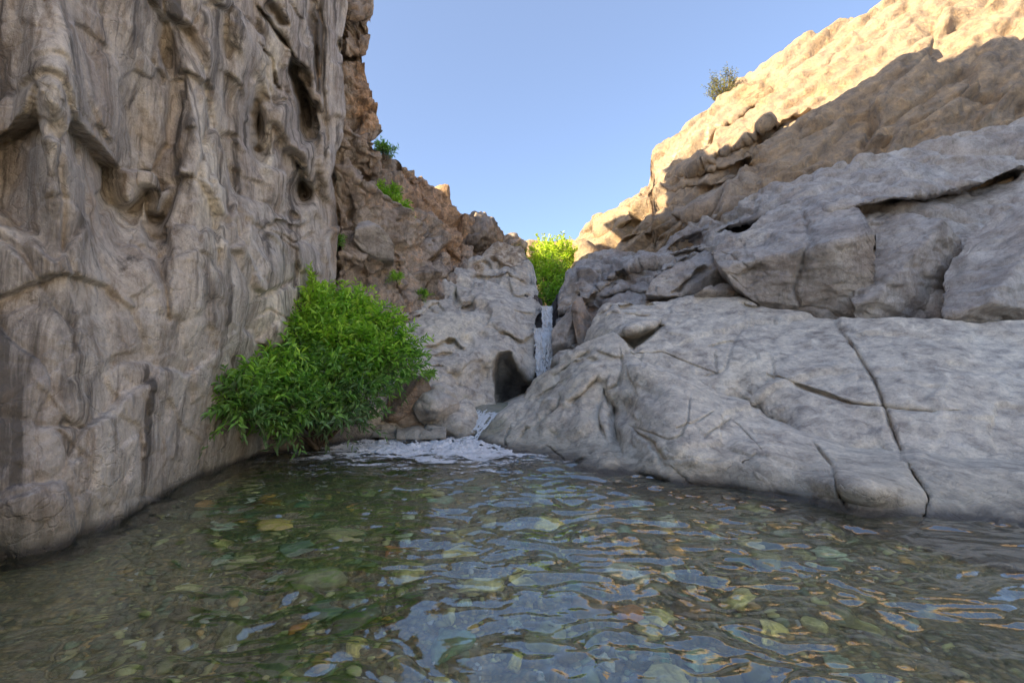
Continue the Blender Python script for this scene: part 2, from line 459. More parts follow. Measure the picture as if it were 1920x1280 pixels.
def nz_flute(G, X, Y):
    w = G + 0.22 * np.stack([fbm(G * 0.6 + 3, 3), fbm(G * 0.6 + 30, 3), 0 * G[..., 0]], -1)
    s = np.array([1.2, 0.8, 0.30])
    low = sstep(430, 560, Y)
    a = 0.11 * ridged(w * s, 2, 0.4) + 0.02 * ridged(w * np.array([3.0, 2.0, 0.40]), 3, 0.5) * 0.7 + 0.05 * np.abs(perlin(w * np.array([2.2, 1.6, 0.5]))) + 0.02 * fbm(G * np.array([5, 5, 2.5]), 3, 0.6) + 0.46 * facets(w * np.array([0.8, 0.6, 0.55]), 1.0, 0.7, 0.22, 0.035, 16) + 0.15 * facets(w * np.array([2.2, 1.7, 1.5]), 1.0, 0.7, 0.2, 0.05, 17)
    b = 0.16 * facets(w * np.array([1.0, 0.7, 0.8]), 0.8, 0.5, 0.2, 0.05, 14) + 0.06 * facets(w * np.array([2.2, 1.8, 2.0]), 0.8, 0.5, 0.15, 0.06, 15) + 0.02 * fbm(G * 4, 3)
    return (a - 0.15) * (1 - 0.75 * low) + b * (0.35 + 0.65 * low) + 0.010 * fbm(G * 9, 3, 0.6)
def nz_crag(sc=0.75, am=1.0, rot=0.5, st=(1, 1, 1)):
    def f(G, X, Y):
        c, s = cos(rot), sin(rot)
        Q = np.stack([G[..., 0] * c + G[..., 2] * s, G[..., 1], -G[..., 0] * s + G[..., 2] * c], -1) * np.array(st)
        return am * (0.46 * facets(Q / (sc * 2.4), 0.9, 0.6, 0.30, 0.045, 1) + 0.30 * facets(Q / sc, 1.0, 0.6, 0.38, 0.06, 2) + 0.12 * facets(Q / (sc * 0.38), 1.0, 0.7, 0.35, 0.08, 3)
                     + 0.03 * fbm(G * 5, 4, 0.6))
    return f
def nz_mid(am=1.0):
    def f(G, X, Y):
        w = G + 0.4 * fbm(G * 0.5, 2)[..., None]
        return am * (0.16 * fbm(w * 0.6, 3) + 0.17 * facets(w * np.array([0.8, 0.8, 1.6]), 0.9, 0.7, 0.45, 0.04, 5) + 0.08 * facets(w * np.array([2.0, 2.0, 4.2]), 0.9, 0.7, 0.3, 0.06, 6) + 0.05 * ridged(w * np.array([1.5, 1.5, 3.2]), 4, 0.55) + 0.015 * fbm(G * 7, 3, 0.6))
    return f
def nz_slope(G, X, Y):
    # strata that climb to the right, as on the far slope
    c, s = cos(-0.60), sin(-0.60)
    Q = np.stack([G[..., 0] * c - G[..., 2] * s, G[..., 1], G[..., 0] * s + G[..., 2] * c], -1)
    st = Q * np.array([0.35, 0.35, 1.5])
    return 0.68 * facets(st * 0.7, 0.9, 0.8, 0.35, 0.045, 7) + 0.20 * ridged(st * 1.1, 4, 0.55) * 0.7 + 0.24 * facets(Q * np.array([1.0, 1.0, 2.4]), 0.9, 0.6, 0.25, 0.06, 8) + 0.05 * facets(Q * np.array([2.6, 2.6, 5]), 0.9, 0.6, 0.25, 0.08, 9) + 0.05 * fbm(G * 3.5, 4, 0.6)

# ================================================================== THE GORGE
# depth control helper: points on the water line
def W(x, y, dz=-0.03): return (x, y, float(Yz(y, dz)))

# ---- left wall, smooth and fluted, close to the camera
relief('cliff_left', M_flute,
    rows=(-500, 1180,
          [(-900, -700), (1180, -700)],
          [(-900, 600), (-400, 628), (-60, 652), (40, 648), (90, 640), (130, 640), (200, 645), (260, 640), (300, 625), (330, 615), (370, 628), (420, 634), (520, 632), (560, 600), (600, 560), (640, 545), (680, 520), (760, 500), (870, 500), (1180, 470)]),
    depth=[(-700, 1180, 2.0), (-100, 1180, 3.3), (300, 1180, 5.0), (480, 1180, 7.6), (-700, -900, 2.6), (-100, -900, 3.6), (480, -900, 8.0), (610, -900, 12.0), (-700, 0, 2.4), (-100, 0, 3.7), (300, 0, 5.3), (480, 0, 7.2), (560, 0, 8.6), (645, 0, 11.0),
           (-700, 400, 2.3), (-100, 400, 3.6), (300, 400, 5.2), (480, 400, 7.1), (560, 400, 8.8), (630, 400, 10.8),
           (-700, 860, 2.1), (-100, 860, 3.3), (300, 860, 5.0), (480, 700, 7.2), (480, 860, 7.6), (540, 620, 8.2), (620, 520, 10.0), (500, 560, 7.2)],
    fgain=1.15, ndir=0.25, feats=[
        # dark slots and pockets in the flutes
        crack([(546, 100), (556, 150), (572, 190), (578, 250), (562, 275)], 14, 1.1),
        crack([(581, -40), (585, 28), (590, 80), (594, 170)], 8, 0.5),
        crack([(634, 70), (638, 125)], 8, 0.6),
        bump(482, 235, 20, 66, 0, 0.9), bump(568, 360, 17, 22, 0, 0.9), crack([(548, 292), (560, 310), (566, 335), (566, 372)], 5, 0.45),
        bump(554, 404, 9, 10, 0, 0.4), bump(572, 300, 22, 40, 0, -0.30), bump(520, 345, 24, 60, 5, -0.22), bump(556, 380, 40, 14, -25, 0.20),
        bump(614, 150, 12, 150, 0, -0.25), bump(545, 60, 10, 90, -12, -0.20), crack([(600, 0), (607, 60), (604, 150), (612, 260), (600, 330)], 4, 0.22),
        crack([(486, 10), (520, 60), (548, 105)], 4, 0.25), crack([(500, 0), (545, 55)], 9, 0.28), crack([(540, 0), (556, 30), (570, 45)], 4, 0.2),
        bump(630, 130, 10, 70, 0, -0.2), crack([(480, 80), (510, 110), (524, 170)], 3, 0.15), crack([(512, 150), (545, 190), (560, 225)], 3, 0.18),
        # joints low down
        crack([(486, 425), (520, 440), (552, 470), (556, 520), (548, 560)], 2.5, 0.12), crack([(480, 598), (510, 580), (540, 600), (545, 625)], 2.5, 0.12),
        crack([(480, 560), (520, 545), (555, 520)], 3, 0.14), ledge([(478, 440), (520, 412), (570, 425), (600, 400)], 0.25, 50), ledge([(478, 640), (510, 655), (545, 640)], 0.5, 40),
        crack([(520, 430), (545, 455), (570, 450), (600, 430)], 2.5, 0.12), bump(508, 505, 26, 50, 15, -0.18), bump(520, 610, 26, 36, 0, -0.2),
        bump(250, 300, 50, 200, 8, 0.35), bump(100, 200, 60, 300, -5, -0.4), bump(380, 300, 45, 250, 0, -0.3), crack([(430, -50), (420, 150), (440, 300), (410, 500)], 14, 0.22),
        crack([(300, 0), (330, 200), (290, 420), (320, 600)], 14, 0.2),
    ],
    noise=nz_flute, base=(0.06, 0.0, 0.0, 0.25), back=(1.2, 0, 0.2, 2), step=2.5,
    tints=[(1, 564, 200, 16, 90, -8, 0.6), (1, 484, 240, 18, 70, 0, 0.6), (1, 586, 70, 8, 90, 0, 0.55), (1, 510, 30, 16, 50, -40, 0.45), (0, 600, 60, 12, 90, 0, 0.45), (0, 596, 180, 8, 90, 0, 0.35),  # dark blobs on the slots and pockets paint in their shade
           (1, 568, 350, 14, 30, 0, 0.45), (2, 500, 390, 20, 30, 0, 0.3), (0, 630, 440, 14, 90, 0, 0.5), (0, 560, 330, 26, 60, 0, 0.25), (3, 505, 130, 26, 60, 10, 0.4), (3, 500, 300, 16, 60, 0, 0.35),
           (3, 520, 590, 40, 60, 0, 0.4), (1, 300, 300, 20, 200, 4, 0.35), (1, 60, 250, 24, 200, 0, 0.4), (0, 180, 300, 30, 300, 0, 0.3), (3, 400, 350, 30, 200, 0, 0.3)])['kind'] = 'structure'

# ---- unseen left side of the gorge, added; its crest shaped to throw the shade
_plan = np.array([(-9.5, 26), (-6.9, 19), (-5.9, 14), (-5.6, 10), (-5.8, 4), (-6.2, -5), (-6.5, -40)], float)
_tgt = [P(*k) for k in ((1090, 452, 25), (1130, 420, 23), (1200, 374, 21.8), (1250, 340, 20.8), (1300, 317, 19.8), (1370, 282, 19.2), (1440, 240, 18.6), (1600, 160, 17.6), (1900, 40, 16.5))]
_cr = []
for p in _tgt:
    for a, b in zip(_plan[:-1], _plan[1:]):
        d = b - a; M = np.array([[sun_dir[0], -d[0]], [sun_dir[1], -d[1]]])
        t, u = np.linalg.solve(M, a - p[:2])
        if 0 <= u <= 1 and t > 0: _cr.append((a[1] + u * d[1], p[2] + t * sun_dir[2]))
_cr = sorted(_cr); print('crest', _cr)
_cr = [(-40, 3.0), (-7.5, 3.5), (-4.5, 15)] + [(-3.5, _cr[0][1])] + _cr + [(30, _cr[-1][1] - 3)]
_cr = sorted([c for c in _cr if not 17.1 < c[0] < 18.3] + [(17.1, 13.6), (17.4, 12.2), (18.0, 12.0), (18.3, 13.4)])  # notch shaped to let the sun through to the tree
_cr = [(y, z - (1.0 if 3 < y < 10.6 else 2.7 if y < 19 and y > 3 else 0.3)) for y, z in _cr]
ys = np.concatenate([np.arange(-40, 0, 0.8), np.arange(0, 26.01, 0.25)]); px = np.interp(ys, _plan[::-1, 1], _plan[::-1, 0]); cz = curve(_cr, ys)
prof = [(0.0, -0.06), (0.0, 0.3), (-0.1, 0.6), (-0.2, 0.85), (-0.3, 0.97), (-0.5, 1.0), (-1.8, 0.9), (-4, 0.6), (-8, -0.06)]
G = np.zeros((len(prof), len(ys), 3))
for k, (dx, fz) in enumerate(prof):
    G[k, :, 0] = px + dx; G[k, :, 1] = ys; G[k, :, 2] = cz * fz
G = G + 0.25 * np.stack([fbm(G * 0.5 + 3, 3), 0 * G[..., 0], 0.6 * fbm(G * 0.9 + 13, 3)], -1)
o = link('shading_hill_left', mesh_np('shading_hill_left', G.reshape(-1, 3), grid_faces(*G.shape[:2]), False, np.tile([0.4, 0.1, 0, 0], (G.shape[0] * G.shape[1], 1))), M_crag); o['kind'] = 'structure'

# ---- unseen gravel bank and sunlit slope behind the camera, added to bounce light forward
gx, gy = np.meshgrid(np.linspace(-7, 30, 70), np.linspace(-45, 0.2, 90))
wx = np.interp(gy, [-45, -20, -6, 3], [14, 11, 9.5, 9.0])
gz = 0.85 * sstep(-1.0, -6, gy) + 0.03 * (-gy) - 0.75 + np.maximum(0, gx - wx) * 1.5 + 0.2 * fbm(np.stack([gx, gy, 0 * gx], -1) * 0.6, 4) * sstep(-2, -5, gy)
gz = np.where(gx > wx, np.minimum(gz, 26), gz)
G = np.stack([gx, gy, gz], -1)
o = link('bounce_bank', mesh_np('bounce_bank', G.reshape(-1, 3), grid_faces(*G.shape[:2]), False, np.tile([0.2, 0, 0, 0.3], (G.shape[0] * G.shape[1], 1))), M_smooth); o['kind'] = 'structure'

# ---- brown angular wall behind it
relief('cliff_brown', M_crag,
    rows=(-60, 600,
          [(-230, 590), (-100, 600), (300, 590), (600, 540)],
          [(-230, 680), (-120, 690), (0, 702), (26, 699), (40, 686), (48, 684), (60, 696), (78, 692), (98, 684), (103, 677), (118, 681), (140, 691), (180, 696), (188, 703), (205, 702), (240, 708), (257, 712), (261, 700), (300, 704), (345, 703), (360, 720), (400, 762), (440, 790), (520, 800), (600, 800)]),
    depth=[(600, -200, 13.6), (700, -200, 14.0), (600, 0, 13.0), (700, 0, 13.4), (640, 150, 12.8), (700, 150, 13.2), (640, 250, 12.5), (705, 250, 12.9), (620, 350, 12.0), (700, 350, 12.9),
           (590, 450, 11.4), (650, 450, 12.0), (720, 440, 13.2), (790, 440, 15.2), (590, 600, 11.4), (680, 560, 12.2), (760, 560, 13.8), (800, 600, 14.0)],
    feats=[
        facet([(640, 228), (660, 232), (704, 262), (704, 300), (700, 345), (684, 342), (655, 305), (642, 270)], 0.1, 0.3, 0.95, 3),       # the undercut dark block
        facet([(684, 262), (706, 258), (706, 345), (698, 345)], -0.25, 0.6, 0.2, 3),
        ledge([(642, 300), (655, 308), (684, 345), (702, 352)], -0.55, 60, 3),
        facet([(668, 420), (690, 414), (716, 428), (724, 452), (704, 474), (672, 462)], -0.1, -0.9, 0.45, 2.5),    # pale faced block
        facet([(690, 412), (716, 426), (730, 446), (738, 470), (724, 478), (704, 430)], -0.35, 0.5, -0.3, 2.5),
        crack([(630, 380), (632, 440), (626, 520), (640, 560)], 5, 0.5), crack([(655, 360), (662, 400), (668, 440)], 3, 0.25),
        facet([(640, 505), (680, 500), (695, 510), (690, 530), (650, 528)], 0.1, 0.2, 0.6, 3), crack([(640, 500), (670, 497), (692, 512)], 3, 0.3),
        facet([(700, 505), (740, 495), (735, 520), (705, 530)], 0.0, 0.2, 0.8, 3), bump(690, 485, 16, 14, 0, -0.25),
        bump(660, 480, 25, 40, 0, -0.25), crack([(740, 470), (748, 500), (742, 540), (755, 560)], 5, 0.6), facet([(700, 440), (740, 470), (720, 500), (695, 480)], -0.15, 0.7, 0.1, 4),
        crack([(612, 100), (650, 110), (684, 104)], 3, 0.3), crack([(660, 40), (688, 58)], 3, 0.3), bump(672, 30, 14, 30, 0, -0.3), bump(674, 85, 12, 22, 0, -0.25),
    ],
    noise=nz_crag(0.5, 0.85, 0.25, (1, 0.7, 1)), base=(0.38, 0.03, 0, 0.12), back=(0.9, 0, 0.3, 2), step=2.4,
    tints=[(1, 672, 60, 26, 80, 0, 0.35), (0, 690, 170, 24, 80, 0, 0.5), (1, 672, 290, 20, 46, -30, 0.35), (0, 640, 330, 24, 60, 0, -0.45), (3, 632, 330, 14, 60, 0, 0.35), (0, 700, 440, 40, 40, 0, -0.35), (1, 690, 445, 20, 24, 0, 0.15),
           (0, 650, 470, 40, 60, 0, -0.2), (3, 740, 430, 20, 30, 0, 0.2)])['kind'] = 'structure'

# ---- crags that step down towards the fall
relief('cliff_crags', M_crag,
    cols=(640, 990,
          [(640, 262), (700, 268), (712, 283), (730, 290), (745, 300), (757, 318), (770, 320), (782, 322), (796, 332), (806, 340), (830, 349), (838, 362), (846, 374), (860, 384), (872, 400), (900, 408), (940, 436), (990, 448)],
          [(640, 640), (760, 640), (800, 620), (860, 560), (880, 540), (990, 530)]),
    depth=[(640, 262, 16.5), (712, 283, 17.0), (770, 320, 18.4), (835, 352, 19.8), (872, 400, 20.8), (940, 440, 22), (990, 450, 23), (700, 380, 16.2), (770, 400, 16.8), (840, 430, 18.6), (880, 460, 19.6), (700, 460, 14.6), (770, 470, 15.4), (830, 500, 16.8),
           (870, 520, 18.0), (990, 520, 21), (640, 560, 13.6), (740, 540, 14.2), (800, 560, 15), (660, 640, 13.4), (780, 620, 14.4)],
    feats=[
        ledge([(700, 395), (740, 398), (790, 404), (830, 400)], -0.5, 40, 3), crack([(745, 300), (752, 330), (775, 352), (790, 345)], 4, 0.5), crack([(780, 330), (786, 360), (800, 392)], 3, 0.3),
        crack([(855, 392), (860, 430), (864, 470), (868, 500)], 3, 0.35), crack([(838, 465), (858, 490), (880, 486)], 4, 0.5), facet([(750, 395), (768, 400), (764, 436), (745, 430)], -0.2, 0.4, -0.2),
        facet([(745, 488), (756, 470), (790, 500), (800, 540), (775, 566), (755, 570), (748, 540)], -0.35, -0.5, 0.35, 3), crack([(742, 470), (750, 500), (745, 540), (758, 566)], 5, 0.7),
        facet([(826, 470), (840, 482), (838, 512), (826, 516)], -0.35, 0.3, -0.2, 2.5), facet([(842, 462), (858, 478), (850, 506), (840, 500)], -0.25, 0.4, 0.0, 2.5),
        ledge([(770, 575), (800, 545), (840, 528), (870, 500), (884, 486)], 0.9, 60, 3, -1), crack([(760, 420), (778, 450), (800, 470)], 4, 0.45), facet([(790, 430), (815, 438), (800, 460), (785, 450)], -0.3, 0.2, -0.6, 2.5),
    ],
    noise=nz_crag(0.7, 1.3, 0.7, (1.15, 1, 0.8)), base=(0.36, 0.03, 0, 0.15), back=(3.0, 0, 0.2, 2), step=2.3,
    tints=[(0, 820, 370, 70, 36, 25, 0.5), (0, 850, 440, 24, 60, 0, 0.4), (0, 780, 470, 50, 50, 0, -0.3), (1, 735, 305, 30, 20, 30, 0.4), (2, 770, 570, 40, 12, -25, 0.3), (3, 790, 450, 22, 26, 0, 0.25), (1, 770, 540, 22, 30, 0, 0.3), (1, 720, 330, 24, 20, 0, 0.2)])['kind'] = 'structure'

# ---- dark square crag on the skyline
tag(relief('rock_crag', M_crag,
    cols=(868, 952, [(868, 404), (878, 401), (894, 400), (908, 397), (918, 404), (925, 417), (934, 428), (941, 436), (946, 450), (952, 470)], [(868, 490), (880, 484), (900, 478), (925, 476), (952, 474)]),
    depth=[(868, 400, 20.6), (868, 485, 20.0), (910, 397, 20.4), (905, 440, 19.4), (905, 480, 20.2), (952, 440, 21.8), (952, 474, 21.5)],
    noise=nz_crag(0.55, 0.8, 0.4), base=(0.35, 0.38, 0, 0), back=(2.5, 0, 0.3, 2), step=2.2,
    tints=[(1, 890, 460, 20, 20, 0, 0.3), (0, 935, 450, 14, 24, 0, 0.2)]),
    'dark blocky brown crag standing on the skyline left of the waterfall', 'rock')

# ---- far sunlit ridge closing the gorge
relief('hill_far', M_ridge,
    cols=(860, 1180, [(860, 452), (940, 440), (950, 443), (962, 442), (980, 447), (1010, 448), (1040, 450), (1080, 452), (1120, 440), (1180, 430)], [(860, 600), (1180, 600)]),
    depth=[(860, 440, 40), (1180, 440, 40), (860, 600, 33), (1180, 600, 33), (1020, 440, 42), (1020, 600, 32)],
    noise=nz_crag(1.3, 1.3, 0.2, (1, 1, 2.0)), base=(0.65, 0.1, 0, 0.1), back=(4, 0, 0.2, 2), step=2.4)['kind'] = 'structure'

# ---- rounded wall left of the fall, smooth low down and broken above
relief('cliff_middle', M_smooth,
    redge=[(455, -14), (480, -10), (500, -4), (560, 8), (585, 13), (600, 3), (640, 1), (700, 4), (725, 0), (780, 0)], cols=(640, 1001,
          [(640, 600), (760, 575), (800, 552), (840, 535), (858, 500), (878, 482), (905, 474), (940, 462), (960, 460), (980, 466), (992, 482), (1000, 520), (1004, 552), (1008, 640)],
          [(640, 850), (860, 850), (900, 800), (960, 785), (1000, 775), (1008, 760)]),
    depth=[(640, 600, 13.0), (760, 575, 14.6), (850, 500, 18.0), (900, 474, 19.0), (975, 466, 20.0), (1000, 520, 18.4), (950, 520, 17.6), (870, 540, 16.4), (1010, 570, 16.4), (960, 570, 15.6), (880, 590, 14.2), (800, 600, 13.4),
           (1015, 640, 14.6), (980, 640, 13.9), (920, 640, 13.1), (840, 650, 12.3), (760, 660, 11.8), (1005, 700, 13.7), (960, 700, 13.0), (900, 700, 12.3), (840, 720, 11.3), (760, 740, 10.6), (640, 740, 10.2),
           (960, 780, 12.0), (890, 780, 11.2), (840, 800, 10.4), (640, 840, 9.6), (860, 850, 9.6), (1024, 760, 12.8)],
    feats=[
        # the undercut plunge cave
        facet([(930, 682), (938, 668), (955, 664), (968, 690), (982, 715), (1000, 722), (1004, 700), (1010, 720), (1010, 800), (925, 800), (928, 720)], 2.4, 0, 0.6, 9),
        bump(965, 690, 17, 46, -22, -1.0), bump(935, 650, 10, 40, 10, -0.15),
        # the upper bedded part
        ledge([(868, 528), (900, 512), (940, 520), (975, 534), (1000, 540)], 0.5, 26, 2.5), ledge([(862, 575), (885, 571), (890, 566)], 0.6, 14, 2), facet([(862, 568), (884, 566), (890, 582), (864, 584)], 0.35, 0, 1.2, 2),
        facet([(895, 560), (922, 556), (940, 568), (910, 582), (890, 578)], 0.05, 0.2, 0.9, 3), ledge([(945, 525), (965, 555), (1000, 560)], 0.35, 26), ledge([(880, 495), (905, 488), (930, 505)], 0.4, 16),
        ledge([(912, 480), (945, 498), (985, 505)], 0.45, 20), crack([(850, 545), (858, 565), (856, 585)], 4, 0.4), bump(855, 560, 6, 12, 0, 0.4),
        ledge([(955, 580), (975, 592), (1005, 590)], 0.3, 14), ledge([(935, 618), (960, 632), (985, 640), (1000, 628)], 0.45, 22), crack([(920, 610), (945, 628), (975, 640)], 2.5, 0.2),
        # the smooth shoulder with hollows
        bump(905, 612, 22, 30, 30, 0.35), bump(880, 590, 30, 14, 20, -0.25), ledge([(780, 652), (815, 648), (838, 638), (846, 634), (870, 650), (890, 640)], 0.5, 24, 2.5), bump(842, 640, 7, 6, 0, 0.4), bump(877, 640, 10, 13, -20, 0.4),
        bump(905, 628, 7, 7, 0, 0.35), ledge([(800, 672), (825, 662), (852, 660)], 0.3, 20), ledge([(795, 690), (820, 686), (838, 692)], 0.25, 16), bump(835, 665, 22, 7, -20, 0.18), bump(845, 705, 22, 8, 5, 0.22), bump(870, 690, 16, 30, 15, -0.25),
        bump(910, 700, 12, 24, 20, 0.30), bump(890, 668, 26, 24, 0, -0.18), bump(918, 735, 14, 36, -12, 0.22), bump(860, 740, 30, 20, 0, -0.1), crack([(850, 715), (875, 728), (888, 745)], 2.5, 0.15),
        crack([(800, 575), (812, 590), (830, 592)], 3, 0.25), ledge([(780, 600), (800, 580), (822, 570), (840, 590)], 0.35, 22),
    ],
    noise=lambda G, X, Y: nz_smooth(G, X, Y) + sstep(590, 520, Y) * (nz_mid(0.9)(G, X, Y) + nz_crag(0.75, 0.55, -0.3, (0.8, 0.8, 1.4))(G, X, Y)), base=(0.08, 0.0, 0.0, 0.45), back=(1.8, 0, 0.15, 2), step=2.2,
    tints=[(0, 950, 480, 60, 34, 15, 0.6), (0, 970, 530, 30, 24, 15, 0.3), (0, 880, 500, 24, 14, 0, 0.5), (0, 900, 500, 8, 5, 0, 0.5), (1, 905, 615, 16, 22, 25, 0.28), (1, 965, 690, 14, 40, -25, 0.42), (1, 964, 738, 38, 46, 0, 0.95), (1, 910, 700, 8, 20, 20, 0.35), (1, 835, 655, 20, 5, -15, 0.3),  # dark blobs paint shade into the cave and hollows, over wet rock
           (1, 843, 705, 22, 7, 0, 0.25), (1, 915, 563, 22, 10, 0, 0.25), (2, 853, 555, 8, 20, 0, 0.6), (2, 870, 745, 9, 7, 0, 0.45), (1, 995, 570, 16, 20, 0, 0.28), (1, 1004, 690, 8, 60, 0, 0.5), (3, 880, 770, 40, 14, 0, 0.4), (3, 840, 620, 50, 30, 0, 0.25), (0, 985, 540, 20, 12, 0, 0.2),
           (1, 995, 650, 12, 24, 0, 0.3)])['kind'] = 'structure'

# ---- far right slope with its sunlit crest
def upslope(G): return G
relief('hill_right', M_ridge,
    cols=(1040, 2150,
          [(1040, 492), (1076, 482), (1082, 462), (1092, 446), (1106, 430), (1125, 408), (1148, 392), (1172, 374), (1196, 360), (1214, 347), (1224, 330), (1226, 300), (1232, 280), (1246, 271), (1264, 267), (1282, 252), (1298, 236), (1318, 220), (1334, 200), (1350, 188), (1366, 172), (1382, 158), (1400, 144), (1420, 134), (1440, 120), (1500, 80), (1620, 20), (1800, -60), (2150, -180)],
          [(1040, 640), (2150, 700)]),
    depth=[(1040, 500, 27), (1090, 450, 27.5), (1225, 330, 25), (1235, 275, 26), (1335, 200, 25), (1440, 120, 24), (1700, 0, 22), (2150, -150, 20),
           (1100, 470, 24.5), (1200, 375, 22.0), (1300, 318, 19.8), (1370, 282, 19.2), (1440, 240, 18.6), (1700, 120, 17), (2150, 0, 15),
           (1100, 560, 20), (1200, 430, 19.5), (1300, 380, 18), (1440, 320, 16.6), (1700, 250, 15), (2150, 200, 13), (1250, 470, 17.5), (1440, 420, 15.5), (1700, 450, 13), (2150, 600, 11), (1250, 620, 16), (1500, 640, 13), (1040, 640, 18)],
    feats=[
        ledge([(1080, 466), (1110, 436), (1140, 412), (1180, 386), (1230, 352), (1300, 320), (1370, 284), (1440, 240), (1560, 180)], -0.9, 40, 3, -1),
        facet([(1218, 350), (1226, 290), (1250, 268), (1280, 262), (1276, 320), (1240, 340)], -0.4, 0.4, -0.2, 8),
        ledge([(1330, 262), (1352, 246), (1366, 238), (1372, 230)], 0.9, 18, 3), ledge([(1290, 300), (1320, 290), (1350, 272)], 0.6, 16, 3), ledge([(1380, 232), (1400, 212), (1420, 200), (1440, 190)], 0.8, 18, 3),
        ledge([(1270, 348), (1300, 330), (1340, 320), (1400, 300), (1440, 270)], 0.8, 26, 3), ledge([(1240, 372), (1290, 352), (1350, 345), (1400, 330), (1440, 310)], 0.6, 24, 3),
        ledge([(1095, 460), (1150, 430), (1210, 400)], 0.9, 24, 3), ledge([(1150, 455), (1200, 440), (1245, 446)], 0.7, 20, 3), bump(1200, 440, 34, 16, -20, 0.8), bump(1390, 330, 30, 12, -15, 0.8),
        bump(1300, 410, 60, 20, -15, -0.5), crack([(1262, 408), (1290, 420), (1310, 430)], 4, 0.4),
    ],
    noise=nz_slope, base=(0.52, 0.0, 0.0, 0.05), back=(3.5, 0, 0.1, 2), step=2.5,
    tints=[(3, 1300, 280, 150, 40, -33, 0.30), (1, 1350, 320, 90, 10, -28, 0.30), (1, 1200, 425, 80, 10, -32, 0.30), (0, 1230, 445, 50, 18, -10, 0.4), (0, 1420, 180, 40, 20, -30, 0.3), (0, 1350, 385, 70, 30, -15, -0.25)])['kind'] = 'structure'
# ---- stepped grey ledges on the right, behind the big slab
relief('hillside_ledges', M_slab,
    cols=(1046, 2150,
          [(1046, 560), (1056, 530), (1066, 508), (1080, 488), (1100, 478), (1130, 470), (1180, 474), (1230, 470), (1250, 452), (1270, 440), (1320, 415), (1380, 385), (1440, 352), (1600, 300), (1800, 250), (2150, 180)],
          [(1046, 720), (1130, 720), (1200, 660), (1440, 640), (2150, 700)]),
    depth=[(1046, 560, 16.5), (1080, 490, 18.5), (1180, 474, 18), (1260, 445, 17), (1440, 352, 14.8), (1700, 280, 13.5), (2150, 180, 12), (1060, 600, 14.8), (1110, 570, 14.6), (1200, 520, 15.6), (1300, 500, 14.6), (1440, 440, 13.4), (1700, 450, 11.5), (2150, 500, 9.8),
           (1130, 620, 13.2), (1200, 590, 13.4), (1330, 560, 13.2), (1440, 560, 12.2), (1046, 720, 13.0), (1130, 720, 12.4), (1440, 640, 11.4), (2150, 700, 8.8), (1700, 600, 10.2)],
    feats=[
        facet([(1098, 500), (1125, 512), (1120, 545), (1085, 530), (1090, 508)], 0.0, 1.1, 1.2, 2.5), facet([(1125, 492), (1150, 488), (1152, 512), (1126, 530)], 0.1, -0.6, 1.0, 2.5),
        ledge([(1120, 540), (1155, 512), (1210, 495), (1246, 488)], -0.5, 30, 2.5, -1), ledge([(1060, 548), (1095, 565), (1130, 540), (1190, 500)], 0.4, 24, 2.5),
        facet([(1100, 556), (1150, 528), (1170, 535), (1160, 560), (1110, 585), (1098, 590)], 0.15, 0.2, 1.3, 2.5), crack([(1094, 560), (1108, 600), (1120, 622)], 8, 0.9), bump(1073, 575, 13, 24, 0, -0.4), bump(1070, 545, 16, 10, 0, 0.3),
        bump(1066, 640, 20, 26, 0, -0.35), ledge([(1040, 672), (1060, 668), (1085, 672)], 0.7, 22, 3), facet([(1085, 560), (1098, 570), (1125, 625), (1105, 640), (1078, 610)], -0.5, 0.6, -0.3, 4),
        # long dark riser under the top slab
        facet([(1253, 464), (1280, 444), (1330, 424), (1332, 440), (1300, 462), (1262, 470)], 0.2, 0.0, 2.0, 2), ledge([(1330, 440), (1370, 424), (1410, 418), (1440, 402)], 0.9, 26, 2.5),
        facet([(1262, 478), (1300, 466), (1322, 470), (1300, 486), (1262, 500)], 0.2, 0, 1.4, 3), crack([(1244, 488), (1262, 478), (1300, 470), (1336, 476)], 4, 0.5),
        ledge([(1120, 560), (1170, 545), (1215, 548), (1240, 560), (1232, 568)], 0.5, 16, 2.5), ledge([(1210, 530), (1250, 505), (1300, 470)], -0.3, 24, 2.5, -1), facet([(1165, 515), (1210, 496), (1240, 500), (1246, 515), (1212, 520), (1180, 545)], 0.2, 0.1, 1.0, 3),
        bump(1600, 400, 160, 50, -15, -0.8), ledge([(1500, 420), (1640, 380), (1800, 360), (1960, 300)], 0.9, 50, 4), ledge([(1520, 520), (1700, 500), (1960, 450)], 0.9, 60, 4),
    ],
    fgain=1.7, noise=lambda G, X, Y: 0.7 * nz_mid(1.0)(G, X, Y) + nz_crag(1.0, 0.45, -0.5, (0.7, 0.7, 1.5))(G, X, Y), base=(0.14, 0.14, 0, 0.2), back=(2.0, 0, 0.1, 2), step=2.2,
    tints=[(1, 1150, 505, 40, 10, -25, 0.35), (1, 1170, 550, 60, 10, -20, 0.35), (1, 1110, 610, 16, 24, 20, 0.5), (1, 1420, 420, 50, 10, -15, 0.45), (0, 1190, 470, 60, 14, -10, 0.35), (0, 1100, 590, 14, 30, 30, 0.5), (1, 1100, 520, 20, 20, 0, 0.45), (1, 1290, 450, 40, 10, -30, 0.65), (1, 1130, 560, 30, 16, -30, 0.3), (3, 1380, 385, 70, 14, -28, 0.2), (1, 1390, 425, 40, 8, -22, 0.4), (2, 1200, 560, 40, 8, 0, 0.3),
           (1, 1070, 545, 14, 10, 0, 0.3), (1, 1050, 690, 30, 24, 0, 0.5), (1, 1050, 580, 10, 30, 0, 0.4), (1, 1290, 485, 40, 8, -10, 0.3), (2, 1190, 478, 26, 6, -5, 0.4)])['kind'] = 'structure'

